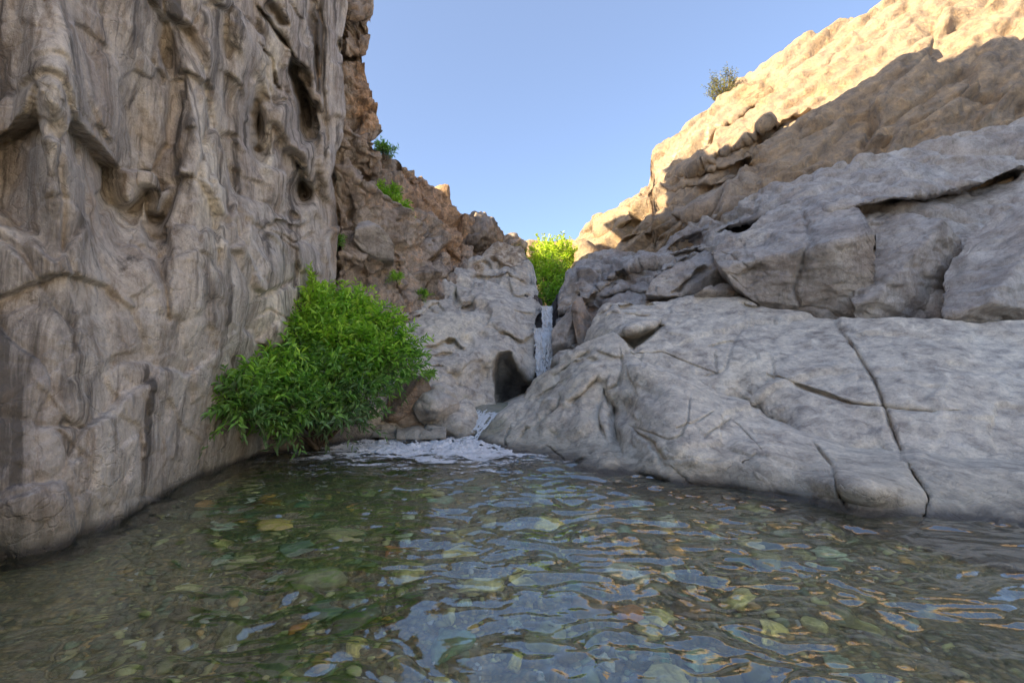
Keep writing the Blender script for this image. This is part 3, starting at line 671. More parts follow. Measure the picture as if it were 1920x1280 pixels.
# ---- free blocks resting on the ledges
def block(label, cols, planes, tints=(), base=(0.05, 0.08, 0, 0.15), noise=None, mat=None, back=(1.2, 0, 0.25, 2), feats=(), step=2.2, depth=None):
    return tag(relief('rock', mat or M_slab, cols=cols, planes=planes, depth=depth, noise=noise or nz_block, base=base, back=back, tints=tints, feats=feats, step=step), label, 'rock')
def nz_block(G, X, Y): return 0.10 * facets(G * np.array([1.1, 1.1, 1.8]) + 3, 0.9, 0.5, 0.25, 0.05, 21) + 0.04 * facets(G * np.array([3, 3, 5.0]), 0.9, 0.5, 0.25, 0.06, 22) + 0.05 * fbm(G * 1.0, 3) + 0.03 * ridged(G * np.array([1.8, 1.8, 3.5]), 4, 0.55) + 0.010 * fbm(G * 8, 3, 0.6)

block('big rounded grey boulder at the right, tapering to a point on the ledges',
    (1336, 1640, [(1336, 476), (1345, 462), (1370, 446), (1400, 428), (1440, 400), (1500, 372), (1560, 366), (1610, 392), (1640, 440)],
                 [(1336, 480), (1350, 498), (1372, 530), (1400, 555), (1440, 580), (1500, 600), (1600, 610), (1640, 600)]),
    [(1336, 476, 12.6, -1.2, -2.2), (1400, 480, 11.4, -0.6, 0.35), (1400, 540, 11.3, -0.8, 1.9)], feats=[crack([(1350, 470), (1400, 500), (1440, 505)], 3, 0.1), ledge([(1376, 520), (1410, 500), (1440, 488)], 0.25, 30), crack([(1500, 372), (1520, 450), (1490, 540), (1510, 600)], 4, 0.3), bump(1560, 470, 50, 80, 0, -0.3)],
    tints=[(3, 1410, 440, 50, 24, -30, 0.3), (1, 1410, 560, 40, 14, 30, 0.35)], back=(2, 0, 0.15, 2))
block('broad stepped grey boulder at the far right behind the rounded one',
    (1600, 1800, [(1600, 470), (1640, 420), (1700, 396), (1760, 410), (1800, 450)], [(1600, 600), (1700, 640), (1800, 650)]),
    [(1640, 500, 10.6, -1.2, -1.6), (1700, 500, 10.0, 0.9, 0.3), (1700, 580, 10.1, 0.2, 1.6)], tints=[(1, 1700, 600, 60, 24, 0, 0.35)])
block('angular grey boulder at the right margin with a sloping top',
    (1770, 2150, [(1770, 520), (1820, 440), (1900, 390), (2000, 380), (2150, 400)], [(1770, 640), (1900, 660), (2150, 680)]),
    [(1840, 500, 9.6, -1.0, -1.4), (1920, 520, 8.9, 0.3, -0.4), (1900, 600, 9.0, 0.0, 1.5)], tints=[(1, 1880, 620, 80, 24, 0, 0.35)])
block('tilted grey slab with a dark front face on the right ledges',
    (1212, 1366, [(1212, 546), (1225, 525), (1262, 502), (1300, 478), (1322, 470), (1345, 490), (1366, 512)], [(1212, 552), (1250, 556), (1300, 558), (1340, 540), (1366, 530)]),
    [(1290, 505, 12.9, -0.5, -2.6), (1300, 530, 12.7, 1.0, 1.3), (1250, 545, 12.9, -0.6, -1.2)], tints=[(1, 1318, 524, 34, 18, -20, 0.42), (3, 1250, 525, 24, 10, -30, 0.3)],
    feats=[ledge([(1252, 556), (1290, 520), (1326, 490)], 0.55, 30, 2, 1)])
block('low dark flat rock wedged under the rounded boulder',
    (1302, 1392, [(1302, 553), (1320, 540), (1345, 532), (1370, 534), (1392, 548)], [(1302, 556), (1340, 560), (1392, 558)]),
    [(1345, 545, 12.2, 0.2, -2.0), (1345, 552, 12.3, 0, 1.4)], tints=[(0, 1370, 545, 16, 8, 0, 0.5)])
block('brown grey boulder just right of the waterfall',
    (1036, 1092, [(1036, 624), (1046, 606), (1062, 590), (1075, 584), (1092, 600)], [(1036, 668), (1050, 654), (1072, 650), (1092, 650)]),
    [(1050, 620, 13.3, -1.5, -1.2), (1070, 620, 13.2, 1.6, 0.3), (1060, 650, 13.2, 0, 2.6)], tints=[(1, 1074, 625, 12, 22, 10, 0.35)], base=(0.2, 0.1, 0, 0.3))
block('pale triangular rock leaning between the waterfall boulder and the slab',
    (1074, 1130, [(1074, 572), (1084, 556), (1092, 560), (1100, 588), (1112, 606), (1130, 632)], [(1074, 600), (1084, 645), (1100, 650), (1130, 645)]),
    [(1095, 600, 12.9, 1.4, -1.0), (1085, 590, 12.8, -2.2, -0.3)], base=(0.5, 0.0, 0, 0.3))
block('pale flat stone below the waterfall boulder',
    (1032, 1086, [(1032, 678), (1046, 664), (1068, 660), (1086, 664)], [(1032, 690), (1050, 682), (1086, 690)]),
    [(1055, 672, 12.5, 0, -1.6), (1055, 680, 12.4, 0, 1.6)], base=(0.1, 0.1, 0, 0.4))
block('squat dark rock right beside the head of the waterfall',
    (1046, 1090, [(1046, 560), (1054, 540), (1066, 530), (1082, 532), (1090, 548)], [(1046, 590), (1058, 600), (1074, 590), (1090, 580)]),
    [(1062, 555, 15.0, -1.0, -1.0), (1075, 560, 14.9, 1.2, 0.4), (1064, 580, 14.9, 0, 1.8)], base=(0.3, 0.3, 0, 0.1), noise=nz_crag(0.4, 0.35, 0.2))

# ---- the big slab
relief('rock_slab', M_smooth,
    cols=(1096, 2150,
          [(1096, 640), (1112, 605), (1120, 590), (1135, 575), (1160, 566), (1200, 572), (1240, 562), (1300, 556), (1350, 558), (1396, 560), (1440, 582), (1600, 600), (2150, 600)],
          [(1096, 720), (1200, 760), (1440, 860), (2150, 1000)]),
    depth=[(1096, 640, 12.2), (1135, 575, 12.6), (1240, 562, 12.8), (1350, 558, 12.2), (1440, 582, 11.2), (1700, 600, 9.2), (2150, 600, 7.6), (1150, 620, 11.3), (1250, 620, 11.0), (1350, 620, 10.5), (1440, 640, 9.7), (1700, 700, 7.6), (2150, 750, 6.4),
           (1200, 680, 9.9), (1300, 700, 9.2), (1440, 740, 8.0), (1200, 760, 9.4), (1440, 860, 6.8), (2150, 1000, 4.3), (1700, 900, 5.8), (1100, 720, 11)],
    feats=[
        facet([(1160, 632), (1182, 622), (1224, 612), (1236, 603), (1246, 615), (1222, 632), (1188, 656), (1180, 650)], 0.6, 0.2, 2.0, 3), ledge([(1160, 630), (1176, 614), (1215, 606), (1240, 600)], -0.35, 26, 2.5, 1),
        bump(1190, 618, 30, 12, -10, -0.3), ledge([(1122, 600), (1150, 588), (1190, 590), (1230, 600)], -0.15, 20, 2.5, -1), ledge([(1120, 596), (1150, 574), (1200, 570), (1238, 574)], 0.30, 12, 2.5),
        crack([(1168, 650), (1186, 665), (1240, 660), (1290, 678), (1345, 700), (1360, 690), (1372, 640), (1396, 610), (1394, 575)], 2.0, 0.10), crack([(1340, 652), (1342, 700), (1320, 706)], 1.8, 0.10), crack([(1325, 650), (1350, 640), (1380, 634)], 2, 0.08),
        ledge([(1345, 745), (1390, 755), (1420, 768), (1440, 785), (1500, 810)], 0.4, 40, 2, -1), crack([(1388, 566), (1400, 575), (1440, 580)], 3, 0.2), crack([(1440, 700), (1600, 760), (1800, 780)], 4, 0.25), crack([(1560, 600), (1640, 720), (1700, 880)], 4, 0.2),
        bump(1400, 650, 50, 30, 15, -0.12), bump(1300, 640, 50, 24, 10, -0.10),
    ],
    fgain=1.4, noise=lambda G, X, Y: 0.65 * nz_smooth(G, X, Y), base=(0.0, 0.0, 0.0, 0.48), back=(1.4, 0, 0.1, 2), step=2.2,
    tints=[(1, 1240, 610, 14, 12, 0, 0.4), (1, 1196, 636, 34, 12, -22, 0.45), (3, 1400, 700, 60, 40, 0, 0.2), (1, 1150, 575, 20, 5, -10, 0.25)])
tag(bpy.data.objects['rock_slab'], 'broad pale grey slab sloping down behind the large waterside rock at right', 'rock')

# ---- the large waterside rock
wl_bot = [(890, 842), (905, 845), (930, 860), (960, 874), (1010, 884), (1060, 897), (1110, 908), (1160, 914), (1190, 918), (1230, 930), (1300, 932), (1350, 940), (1440, 965), (1600, 1030), (1920, 1120), (2150, 1160)]
r = relief('waterside_rock', M_smooth,
    cols=(890, 2150,
          [(890, 828), (905, 812), (925, 792), (940, 780), (960, 768), (985, 752), (1000, 722), (1010, 712), (1040, 692), (1060, 668), (1080, 650), (1100, 640), (1130, 630), (1146, 622), (1160, 630), (1176, 648), (1184, 664), (1200, 676), (1216, 684), (1244, 690), (1270, 700), (1310, 716), (1340, 738), (1370, 750), (1410, 768), (1440, 790), (1600, 850), (1800, 880), (2150, 900)],
          wl_bot),
    depth=[W(905, 830), W(960, 850), W(1010, 862), W(1060, 875), W(1110, 885), W(1160, 892), W(1230, 905), W(1350, 914), W(1440, 930), W(1600, 965), W(2150, 1045), (2150, 1160, float(Yz(1045, -0.03)) - 0.15), (1600, 1030, float(Yz(965, -0.03)) - 0.1),
           (905, 812, 9.95), (940, 780, 10.3), (985, 752, 10.6), (1010, 712, 10.8), (1060, 668, 10.6), (1146, 622, 10.4), (1184, 664, 9.4), (1244, 690, 8.8), (1310, 716, 8.3), (1370, 750, 7.7), (1440, 790, 7.0), (1600, 850, 6.0), (2150, 900, 4.7),
           (1000, 790, 9.5), (1060, 760, 9.0), (1120, 700, 9.1), (1080, 830, 8.1), (1130, 780, 8.35), (1160, 750, 8.7), (1160, 830, 7.6), (1200, 740, 7.9), (1260, 760, 7.1), (1240, 840, 6.45), (1330, 800, 6.6), (1350, 860, 6.0), (1440, 860, 5.7), (1700, 930, 4.8)],
    feats=[
        crack([(1140, 740), (1150, 770), (1154, 810), (1166, 850)], 9, 0.28), bump(1152, 768, 8, 14, 0, 0.30), crack([(1132, 728), (1138, 745), (1140, 765)], 3, 0.2), crack([(1162, 655), (1166, 690), (1158, 720), (1134, 735)], 3, 0.12),
        ledge([(1110, 655), (1150, 668), (1165, 672), (1176, 650)], 0.12, 20), ledge([(1030, 712), (1060, 690), (1090, 676), (1110, 668)], 0.16, 14), ledge([(1000, 750), (1040, 724), (1080, 700)], 0.10, 14),
        ledge([(1060, 756), (1085, 742), (1110, 716), (1122, 700)], 0.22, 30, 3), crack([(1010, 800), (1030, 780), (1048, 760), (1052, 745)], 4, 0.20), crack([(968, 832), (990, 808), (1030, 786)], 4, 0.14), ledge([(965, 830), (985, 805), (1015, 795)], 0.15, 30),
        crack([(1020, 832), (1045, 852), (1064, 868)], 2, 0.09), ledge([(1068, 868), (1090, 856), (1120, 850), (1140, 846), (1168, 850)], -0.16, 40, 3), crack([(1070, 872), (1100, 858), (1120, 852)], 3, 0.10), bump(1145, 868, 30, 16, 0, -0.12),
        ledge([(1160, 700), (1172, 684), (1200, 684), (1240, 694), (1290, 716), (1340, 752)], -0.22, 44, 3), bump(1215, 738, 50, 18, 25, 0.20), bump(1178, 768, 18, 26, 20, 0.32), ledge([(1150, 690), (1134, 730), (1126, 780), (1140, 840)], 0.16, 40, 3), ledge([(1096, 660), (1060, 700), (1030, 752), (1000, 800)], 0.14, 26, 2.5), ledge([(1180, 800), (1230, 830), (1262, 876)], 0.12, 40, 3),
        crack([(1170, 800), (1200, 806), (1250, 822), (1278, 814), (1290, 790), (1292, 720)], 1.6, 0.07), crack([(1262, 800), (1300, 796), (1340, 776)], 1.8, 0.08), crack([(1316, 822), (1345, 804), (1372, 782)], 1.8, 0.09), crack([(1372, 782), (1396, 810), (1430, 850)], 1.8, 0.08),
        crack([(1366, 884), (1400, 868), (1425, 852)], 1.8, 0.08), crack([(1262, 876), (1276, 894), (1292, 906)], 4, 0.16), bump(1225, 900, 22, 6, 15, 0.30), bump(1380, 922, 60, 5, 8, 0.25), ledge([(1170, 800), (1188, 806), (1230, 850), (1240, 890)], -0.10, 40, 5),
        bump(1090, 800, 30, 20, 0, -0.12), bump(1070, 770, 22, 12, 0, 0.12), bump(1040, 818, 14, 10, 0, 0.14), bump(1300, 850, 60, 24, 10, -0.12), bump(925, 826, 22, 12, 10, -0.15), crack([(960, 800), (948, 830), (952, 850)], 4, 0.12),
        bump(1094, 668, 14, 5, -30, 0.2), bump(1112, 676, 10, 6, 0, 0.18), bump(1600, 910, 90, 24, 10, -0.3), crack([(1520, 820), (1560, 880), (1590, 960)], 4, 0.15), crack([(1700, 870), (1740, 940), (1720, 1010)], 5, 0.2),
    ],
    fgain=1.6, noise=lambda G, X, Y: 0.48 * nz_smooth(G, X, Y) + 0.05 * sstep(1150, 1080, X) * ridged((G @ np.array([[0.8, 0, 0.6], [0, 1, 0], [-0.6, 0, 0.8]]).T) * np.array([1.1, 1, 4.5]), 4, 0.6) * sstep(860, 780, Y),
    base=(0.0, 0.0, 0.02, 0.52), back=(1.6, 0, 0.08, 2), step=2.1,
    tints=[(1, 1160, 775, 26, 22, 25, 0.40), (1, 1110, 760, 24, 34, 25, 0.25), (2, 1110, 780, 40, 60, 30, 0.30), (1, 1050, 815, 20, 12, 20, 0.25), (2, 1030, 790, 40, 14, -35, 0.3), (1, 1215, 735, 46, 12, 25, 0.22), (1, 1150, 845, 8, 40, -15, 0.35), (2, 925, 805, 36, 22, -20, 0.55),
           (2, 1380, 830, 50, 24, 0, 0.25), (1, 1095, 668, 20, 8, -30, 0.3), (1, 1180, 905, 40, 7, 8, 0.3), (1, 1050, 870, 60, 6, 12, 0.4), (3, 1240, 860, 60, 30, 0, 0.2), (3, 1010, 830, 40, 24, 0, 0.3), (1, 1270, 760, 60, 12, 20, 0.12), (1, 945, 845, 26, 12, 20, 0.5)])
tag(r, 'large smooth grey rock at the right edge of the pool, split by a gully', 'rock')

# ---- rocks at the left foot of the cascade
block('dark brown rock between the green bush and the cascade', (690, 820, [(690, 790), (705, 760), (730, 730), (760, 704), (785, 702), (800, 712), (820, 760)], [(690, 822), (760, 815), (820, 815)]),
    [(740, 760, 9.9, -1.2, -1.4), (785, 760, 10.0, 0.7, 0.2), (750, 800, 9.9, 0, 0.9)], base=(0.42, 0.42, 0, 0), mat=M_crag, noise=nz_mid(0.4))
block('rounded grey boulder beside the cascade with a dark underside', (772, 858, [(772, 730), (782, 714), (800, 710), (822, 715), (842, 722), (854, 738), (858, 760)], [(772, 750), (785, 785), (805, 802), (835, 790), (852, 770), (858, 762)]),
    None, depth=[(772, 735, 10.3), (800, 712, 10.6), (840, 722, 10.5), (858, 760, 10.3), (815, 750, 9.6), (790, 780, 9.9), (810, 800, 10.3), (850, 770, 10.2)], mat=M_smooth, base=(0, 0, 0, 0.3),
    tints=[(1, 800, 780, 24, 16, 30, 0.6), (1, 782, 745, 8, 26, 0, 0.4), (1, 840, 775, 14, 7, -20, 0.3)])
block('low bluish white rock washed by the cascade', (820, 896, [(820, 800), (838, 775), (856, 756), (872, 754), (884, 766), (896, 790)], [(820, 822), (860, 822), (896, 815)]),
    None, depth=[(820, 800, 10.1), (856, 756, 10.7), (884, 766, 10.7), (896, 795, 10.3), (858, 790, 9.8), (840, 820, 9.7), (890, 815, 9.8)], mat=M_smooth, base=(0, 0.0, 0, 0.45), tints=[(1, 850, 808, 16, 10, 0, 0.5)])
block('long low grey stone lying at the water edge below the bush', (676, 768, [(676, 812), (700, 802), (730, 798), (752, 800), (768, 808)], [(676, 828), (768, 826)]),
    None, depth=[(676, 812, 9.6), (730, 798, 9.8), (768, 808, 9.6), (720, 826, 9.2), (676, 828, 9.3), (768, 826, 9.3)], mat=M_smooth, base=(0.1, 0.25, 0, 0.1), back=(0.6, 0, 0.2, 2))
block('flat pale stone in the foam left of the cascade', (744, 836, [(744, 812), (760, 800), (785, 796), (812, 800), (836, 808)], [(744, 828), (836, 824)]),
    None, depth=[(744, 812, 9.4), (785, 796, 9.7), (836, 808, 9.6), (790, 824, 9.1), (744, 828, 9.1), (836, 824, 9.2)], mat=M_smooth, base=(0.05, 0.18, 0, 0.25), back=(0.6, 0, 0.2, 2))
block('dark stone at the foot of the left wall behind the bush', (300, 700, [(300, 800), (400, 770), (520, 780), (640, 770), (700, 790)], [(300, 860), (700, 850)]),
    None, depth=[(300, 800, 6.5), (520, 780, 8.4), (700, 790, 9.8), (300, 860, 6.0), (520, 850, 8.0), (700, 840, 9.2)], mat=M_crag, base=(0.3, 0.4, 0, 0), noise=nz_mid(0.6))

# ---- small angular stones: two distinct blocks in the left crags
block('grey faced angular block set in the brown crags below the bright green shrub', (664, 738, [(664, 432), (672, 420), (690, 414), (712, 424), (728, 440), (738, 460)], [(664, 450), (680, 470), (708, 482), (738, 486)]),
    [(690, 445, 12.0, 0.9, 0.9), (722, 450, 12.0, 1.4, -0.8), (700, 418, 12.1, 0.2, -3.0)], base=(0.12, 0.15, 0, 0.15), tints=[(1, 688, 448, 16, 20, -20, 0.3), (3, 720, 445, 12, 16, 0, 0.25)], noise=lambda G, X, Y: 0.5 * nz_block(G, X, Y))
# ================================================================== WATER
def wave(x, y):
    """height of the pool surface (metres)"""
    p = np.stack([x, y, 0 * x], -1)
    # ripples run out from the foot of the cascade
    cx, cy_ = -0.3, 9.6
    r = np.hypot(x - cx, y - cy_)
    w = p + 0.22 * np.stack([fbm(p * 1.1 + 4, 3), fbm(p * 1.1 + 44, 3), 0 * x], -1)
    h = 0.018 * fbm(w * np.array([1.3, 2.2, 1]), 3, 0.5)
    rr = r + 0.35 * fbm(p * 0.8, 3)
    h += 0.0030 * np.sin(rr * 2 * pi / 0.34 + 2.5 * perlin(p * 0.9)) * sstep(-0.5, 0.5, perlin(p * 0.7 + 8))
    h += 0.0016 * np.sin((r + 0.12 * fbm(p * 1.6 + 5, 3)) * 2 * pi / 0.13 + 3 * perlin(p * 1.7)) * sstep(-0.1, 0.5, perlin(p * 1.1 + 18))
    h += 0.008 * fbm(w * np.array([3.2, 6.2, 1]), 2, 0.4)
    h += 0.0034 * fbm(w * np.array([8, 14, 1]), 2, 0.5) * (0.4 + 0.8 * sstep(-0.2, 0.4, perlin(p * 0.8 + 3)))
    near = np.exp(-((x + 1.6) / 2.2) ** 2 - ((y - 8.9) / 1.0) ** 2)
    h += 0.035 * near * fbm(p * 4.5, 4, 0.65)
    return 1.75 * h
def ygeo(a, b, k): return a * (b / a) ** np.linspace(0, 1, k)
yy = np.concatenate([np.linspace(-12, 1.0, 20)[:-1], ygeo(1.0, 11.5, 620)])
uu = np.linspace(-1, 1, 560)
Yg = yy[:, None] + 0 * uu[None]
hw = np.where(yy < 1.2, 8.0, np.maximum(1.7, yy * 0.72) + 3.2)[:, None]
Xg = np.sign(uu)[None] * (0.55 * np.abs(uu)[None] + 0.45 * np.abs(uu)[None] ** 3) * np.maximum(hw, 5.0)
Zg = wave(Xg, Yg)
G = np.stack([Xg, Yg, Zg], -1)
wm, nt = newmat('clear_water'); L = nt.links
geo = N_(nt, 'ShaderNodeNewGeometry'); pos = geo.outputs['Position']
mp = N_(nt, 'ShaderNodeMapping'); L.new(pos, mp.inputs[0]); mp.inputs['Scale'].default_value = (1, 1.7, 1)
h = mth(nt, 'ADD', mth(nt, 'MULTIPLY', noise_node(nt, mp.outputs[0], 14, 3, 0.5, 0.3), 0.010), mth(nt, 'MULTIPLY', noise_node(nt, mp.outputs[0], 42, 2, 0.5), 0.0016))
bp = N_(nt, 'ShaderNodeBump'); bp.inputs['Strength'].default_value = 0.15; bp.inputs['Distance'].default_value = 1.0; L.new(h, bp.inputs['Height'])
gl = N_(nt, 'ShaderNodeBsdfGlossy'); gl.inputs['Roughness'].default_value = 0.02; L.new(bp.outputs[0], gl.inputs['Normal']); gl.inputs['Color'].default_value = (1, 1, 1, 1)
rf = N_(nt, 'ShaderNodeBsdfRefraction'); rf.inputs['IOR'].default_value = 1.18; rf.inputs['Roughness'].default_value = 0.0; rf.inputs['Color'].default_value = (0.94, 1.0, 0.88, 1); L.new(bp.outputs[0], rf.inputs['Normal'])
fr = N_(nt, 'ShaderNodeFresnel'); fr.inputs['IOR'].default_value = 2.5; L.new(bp.outputs[0], fr.inputs['Normal'])
mx = N_(nt, 'ShaderNodeMixShader'); front = mth(nt, 'SUBTRACT', 1.0, geo.outputs['Backfacing']); L.new(mth(nt, 'ADD', mth(nt, 'MULTIPLY', fr.outputs[0], front), mth(nt, 'MULTIPLY', geo.outputs['Backfacing'], 0.04), True), mx.inputs[0]); L.new(rf.outputs[0], mx.inputs[1]); L.new(gl.outputs[0], mx.inputs[2])
o = N_(nt, 'ShaderNodeOutputMaterial'); L.new(mx.outputs[0], o.inputs[0])
me = mesh_np('water', G.reshape(-1, 3), grid_faces(*G.shape[:2])[:, ::-1], True)
w = link('water', me, wm); w['kind'] = 'structure'
print('water normal z', me.polygons[5000].normal.z)

# ---- the bed of the pool
def bed_z(x, y):
    p = np.stack([x, y, 0 * x], -1)
    return -0.30 - 0.28 * sstep(3.5, 7.5, y) + 0.05 * fbm(p * 0.8, 3)
bx = np.linspace(-12, 12, 260); by = np.concatenate([np.linspace(-12, 0.8, 12)[:-1], np.linspace(0.8, 12.5, 240)])
BX, BY = np.meshgrid(bx, by); BZ = bed_z(BX, BY) + 0.02 * fbm(np.stack([BX, BY, 0 * BX], -1) * 6, 3)
gm, nt = newmat('gravel_bed'); L = nt.links
geo = N_(nt, 'ShaderNodeNewGeometry'); pos = geo.outputs['Position']
v = N_(nt, 'ShaderNodeTexVoronoi'); v.inputs['Scale'].default_value = 26; L.new(pos, v.inputs['Vector'])
c = ramp(nt, v.outputs['Color'], [(0.0, (0.117, 0.117, 0.066)), (0.35, (0.300, 0.285, 0.149)), (0.6, (0.533, 0.400, 0.178)), (0.8, (0.234, 0.267, 0.178)), (1.0, (0.800, 0.767, 0.385))])
c = mixc(nt, 0.8, c, ramp(nt, v.outputs['Distance'], [(0.0, 1.0), (0.6, 0.35)]), 'MULTIPLY')
c = mixc(nt, ramp(nt, noise_node(nt, pos, 1.2, 5), [(0.4, 0.0), (0.65, 0.6)]), c, (0.05, 0.055, 0.03))
b = N_(nt, 'ShaderNodeBsdfPrincipled'); L.new(c, b.inputs[0]); b.inputs['Roughness'].default_value = 0.8
bp = N_(nt, 'ShaderNodeBump'); bp.inputs['Strength'].default_value = 0.8; bp.inputs['Distance'].default_value = 0.03; L.new(mth(nt, 'SUBTRACT', 1.0, v.outputs['Distance']), bp.inputs['Height']); L.new(bp.outputs[0], b.inputs['Normal'])
o = N_(nt, 'ShaderNodeOutputMaterial'); L.new(b.outputs[0], o.inputs[0])
G = np.stack([BX, BY, BZ], -1)
link('pool_bed', mesh_np('pool_bed', G.reshape(-1, 3), grid_faces(*G.shape[:2]), True), gm)['kind'] = 'structure'

# ---- stones on the bed
import bmesh
def ico(sub):
    bm = bmesh.new(); bmesh.ops.create_icosphere(bm, subdivisions=sub, radius=1)
    V = np.array([v.co[:] for v in bm.verts]); Fc = np.array([[v.index for v in f.verts] for f in bm.faces]); bm.free(); return V, Fc
IV, IF = ico(3); IV2, IF2 = ico(2)
def stone_mesh(name, seed, V0=IV, F0=IF, flat=0.45, ang=1.0):
    r = np.random.default_rng(seed); V = V0.copy()
    # cut the ball by random planes: an angular, worn stone
    for _ in range(13):
        n = r.normal(size=3); n /= np.linalg.norm(n); d = 0.45 + 0.3 * r.random()
        s = V @ n; ex = np.maximum(0, s - d); V = V - ang * ex[:, None] * n
    V += (0.10 * fbm(V * 1.6 + seed * 3.1, 4))[:, None] * V
    V *= np.array([1, 0.62 + 0.3 * r.random(), flat * (0.8 + 0.5 * r.random())])
    return mesh_np(name, V, F0, True)
def stone_mat(name, stops):
    m, nt = newmat(name); L = nt.links
    oi = N_(nt, 'ShaderNodeObjectInfo'); geo = N_(nt, 'ShaderNodeNewGeometry'); pos = geo.outputs['Position']
    r = ramp(nt, oi.outputs['Random'], stops); r.node.color_ramp.interpolation = 'CONSTANT'
    tc = N_(nt, 'ShaderNodeTexCoord'); n1 = noise_node(nt, tc.outputs['Object'], 2.5, 6, 0.65, 0.6); n2 = noise_node(nt, pos, 40, 4, 0.7)
    c = mixc(nt, 1.0, r, ramp(nt, n1, [(0.3, 0.32), (0.5, 0.8), (0.7, 1.2)]), 'MULTIPLY'); c = mixc(nt, 0.9, c, ramp(nt, n2, [(0.3, 0.7), (0.7, 1.2)]), 'MULTIPLY')
    c = mixc(nt, ramp(nt, noise_node(nt, pos, 3.0, 5), [(0.45, 0.0), (0.62, 0.75)]), c, (0.11, 0.12, 0.05))
    b = N_(nt, 'ShaderNodeBsdfPrincipled'); L.new(c, b.inputs[0]); b.inputs['Roughness'].default_value = 0.7
    o = N_(nt, 'ShaderNodeOutputMaterial'); L.new(b.outputs[0], o.inputs[0]); return m
STONES = [('olive', (0.351, 0.351, 0.156)), ('dark grey green', (0.193, 0.228, 0.140)), ('khaki', (0.702, 0.649, 0.312)), ('ochre', (0.800, 0.702, 0.265)), ('deep green', (0.176, 0.298, 0.187)), ('pale grey green', (0.597, 0.702, 0.515)),
          ('dark brown', (0.263, 0.193, 0.109)), ('rust orange', (0.800, 0.439, 0.125)), ('cream', (0.800, 0.800, 0.655)), ('teal grey', (0.351, 0.509, 0.390)), ('blackish', (0.105, 0.105, 0.078))]
SHARE = [.14, .11, .13, .10, .09, .10, .10, .06, .06, .07, .04]
protos = []
for ci, (cn, cc) in enumerate(STONES):
    mt = stone_mat(cn.replace(' ', '_') + '_stone', [(0.0, tuple(x * 0.75 for x in cc)), (0.33, cc), (0.66, tuple(min(1, x * 1.25) for x in cc))])
    ms = [stone_mesh('river_stone', 100 + 5 * ci + k, flat=(0.5, 0.32, 0.42)[k]) for k in range(3)]
    for p in ms: p.materials.append(mt)
    protos.append(ms)
def under(x, y, z=-0.3):
    """place on the bed seen at a photo pixel through the water"""
    Y = float(Yz(y, z)); return P(x, y, Y)[:2]
placed = []
def put_stone(me, x, y, s, rz, tilt=(0, 0), lift=0.0, name='river_stone'):
    o = link(name, me); o.location = (x, y, float(bed_z(np.array([x]), np.array([y]))[0]) + lift); o.scale = (s, s, s)
    o.rotation_euler = (tilt[0], tilt[1], rz); placed.append((x, y, s)); return o
# the ones that stand out
def special(col, name):
    m, nt = newmat(name); L = nt.links
    geo = N_(nt, 'ShaderNodeNewGeometry'); pos = geo.outputs['Position']
    c = mixc(nt, 0.9, tuple(col), ramp(nt, noise_node(nt, pos, 9, 7, 0.7, 0.6), [(0.3, 0.45), (0.7, 1.3)]), 'MULTIPLY')
    c = mixc(nt, ramp(nt, noise_node(nt, pos, 5, 5), [(0.5, 0.0), (0.68, 0.7)]), c, (0.07, 0.08, 0.04))
    b = N_(nt, 'ShaderNodeBsdfPrincipled'); L.new(c, b.inputs[0]); b.inputs['Roughness'].default_value = 0.7
    o = N_(nt, 'ShaderNodeOutputMaterial'); L.new(b.outputs[0], o.inputs[0]); return m
CR, OR, OC, TE, OL = (0.62, 0.56, 0.33), (0.62, 0.27, 0.08), (0.68, 0.48, 0.16), (0.20, 0.27, 0.21), (0.34, 0.36, 0.19)
SPECIALS = [(640, 1030, 0.30, 20, CR, 'long cream yellow slab under the water left of centre'),
      (740, 1060, 0.15, 30, OR, 'rust orange stone under the water left of centre'),
      (585, 1130, 0.27, 15, OL, 'large olive green slab with pale edge under the water at lower left'),
      (555, 1225, 0.10, 40, OR, 'small rust orange stone under the water near the lower left corner'),
      (690, 940, 0.16, 10, OL, 'flat olive stone far out under the water below the bush'),
      (1180, 1065, 0.16, -20, OC, 'ochre stone under the water right of centre'),
      (1100, 985, 0.16, 0, OC, 'ochre yellow stone further out under the water right of centre'),
      (1400, 1045, 0.17, 0, CR, 'pale cream stone under the water near the right edge'),
      (1250, 1025, 0.13, 10, OC, 'dull ochre stone between two pale stones on the right'),
      (885, 1218, 0.06, 5, OC, 'small bright yellow pebble under the water at bottom centre'),
      (1180, 1200, 0.14, 10, OR, 'brown orange stone under the water at lower right'),
      (610, 1190, 0.16, -20, TE, 'teal grey stone under the water at lower left'),
      (560, 1060, 0.20, 10, TE, 'teal green stone under the water by the left edge'),
      (1030, 1240, 0.17, 60, OL, 'broad olive stone under the water at bottom centre right'),
      (510, 1010, 0.24, 5, OC, 'dull yellow slab under the water at the far left')]
for k, (px_, py_, s, rz, colr, lab) in enumerate(SPECIALS):
    me = stone_mesh('river_stone', 300 + k, flat=0.3); me.materials.append(special(colr, 'stone_' + str(k)))
    x, y = under(px_, py_); o = put_stone(me, x, y, s, radians(rz), lift=0.03)
    tag(o, lab, 'stone', 'stones on the bed of the pool')
n = 0; tries = 0
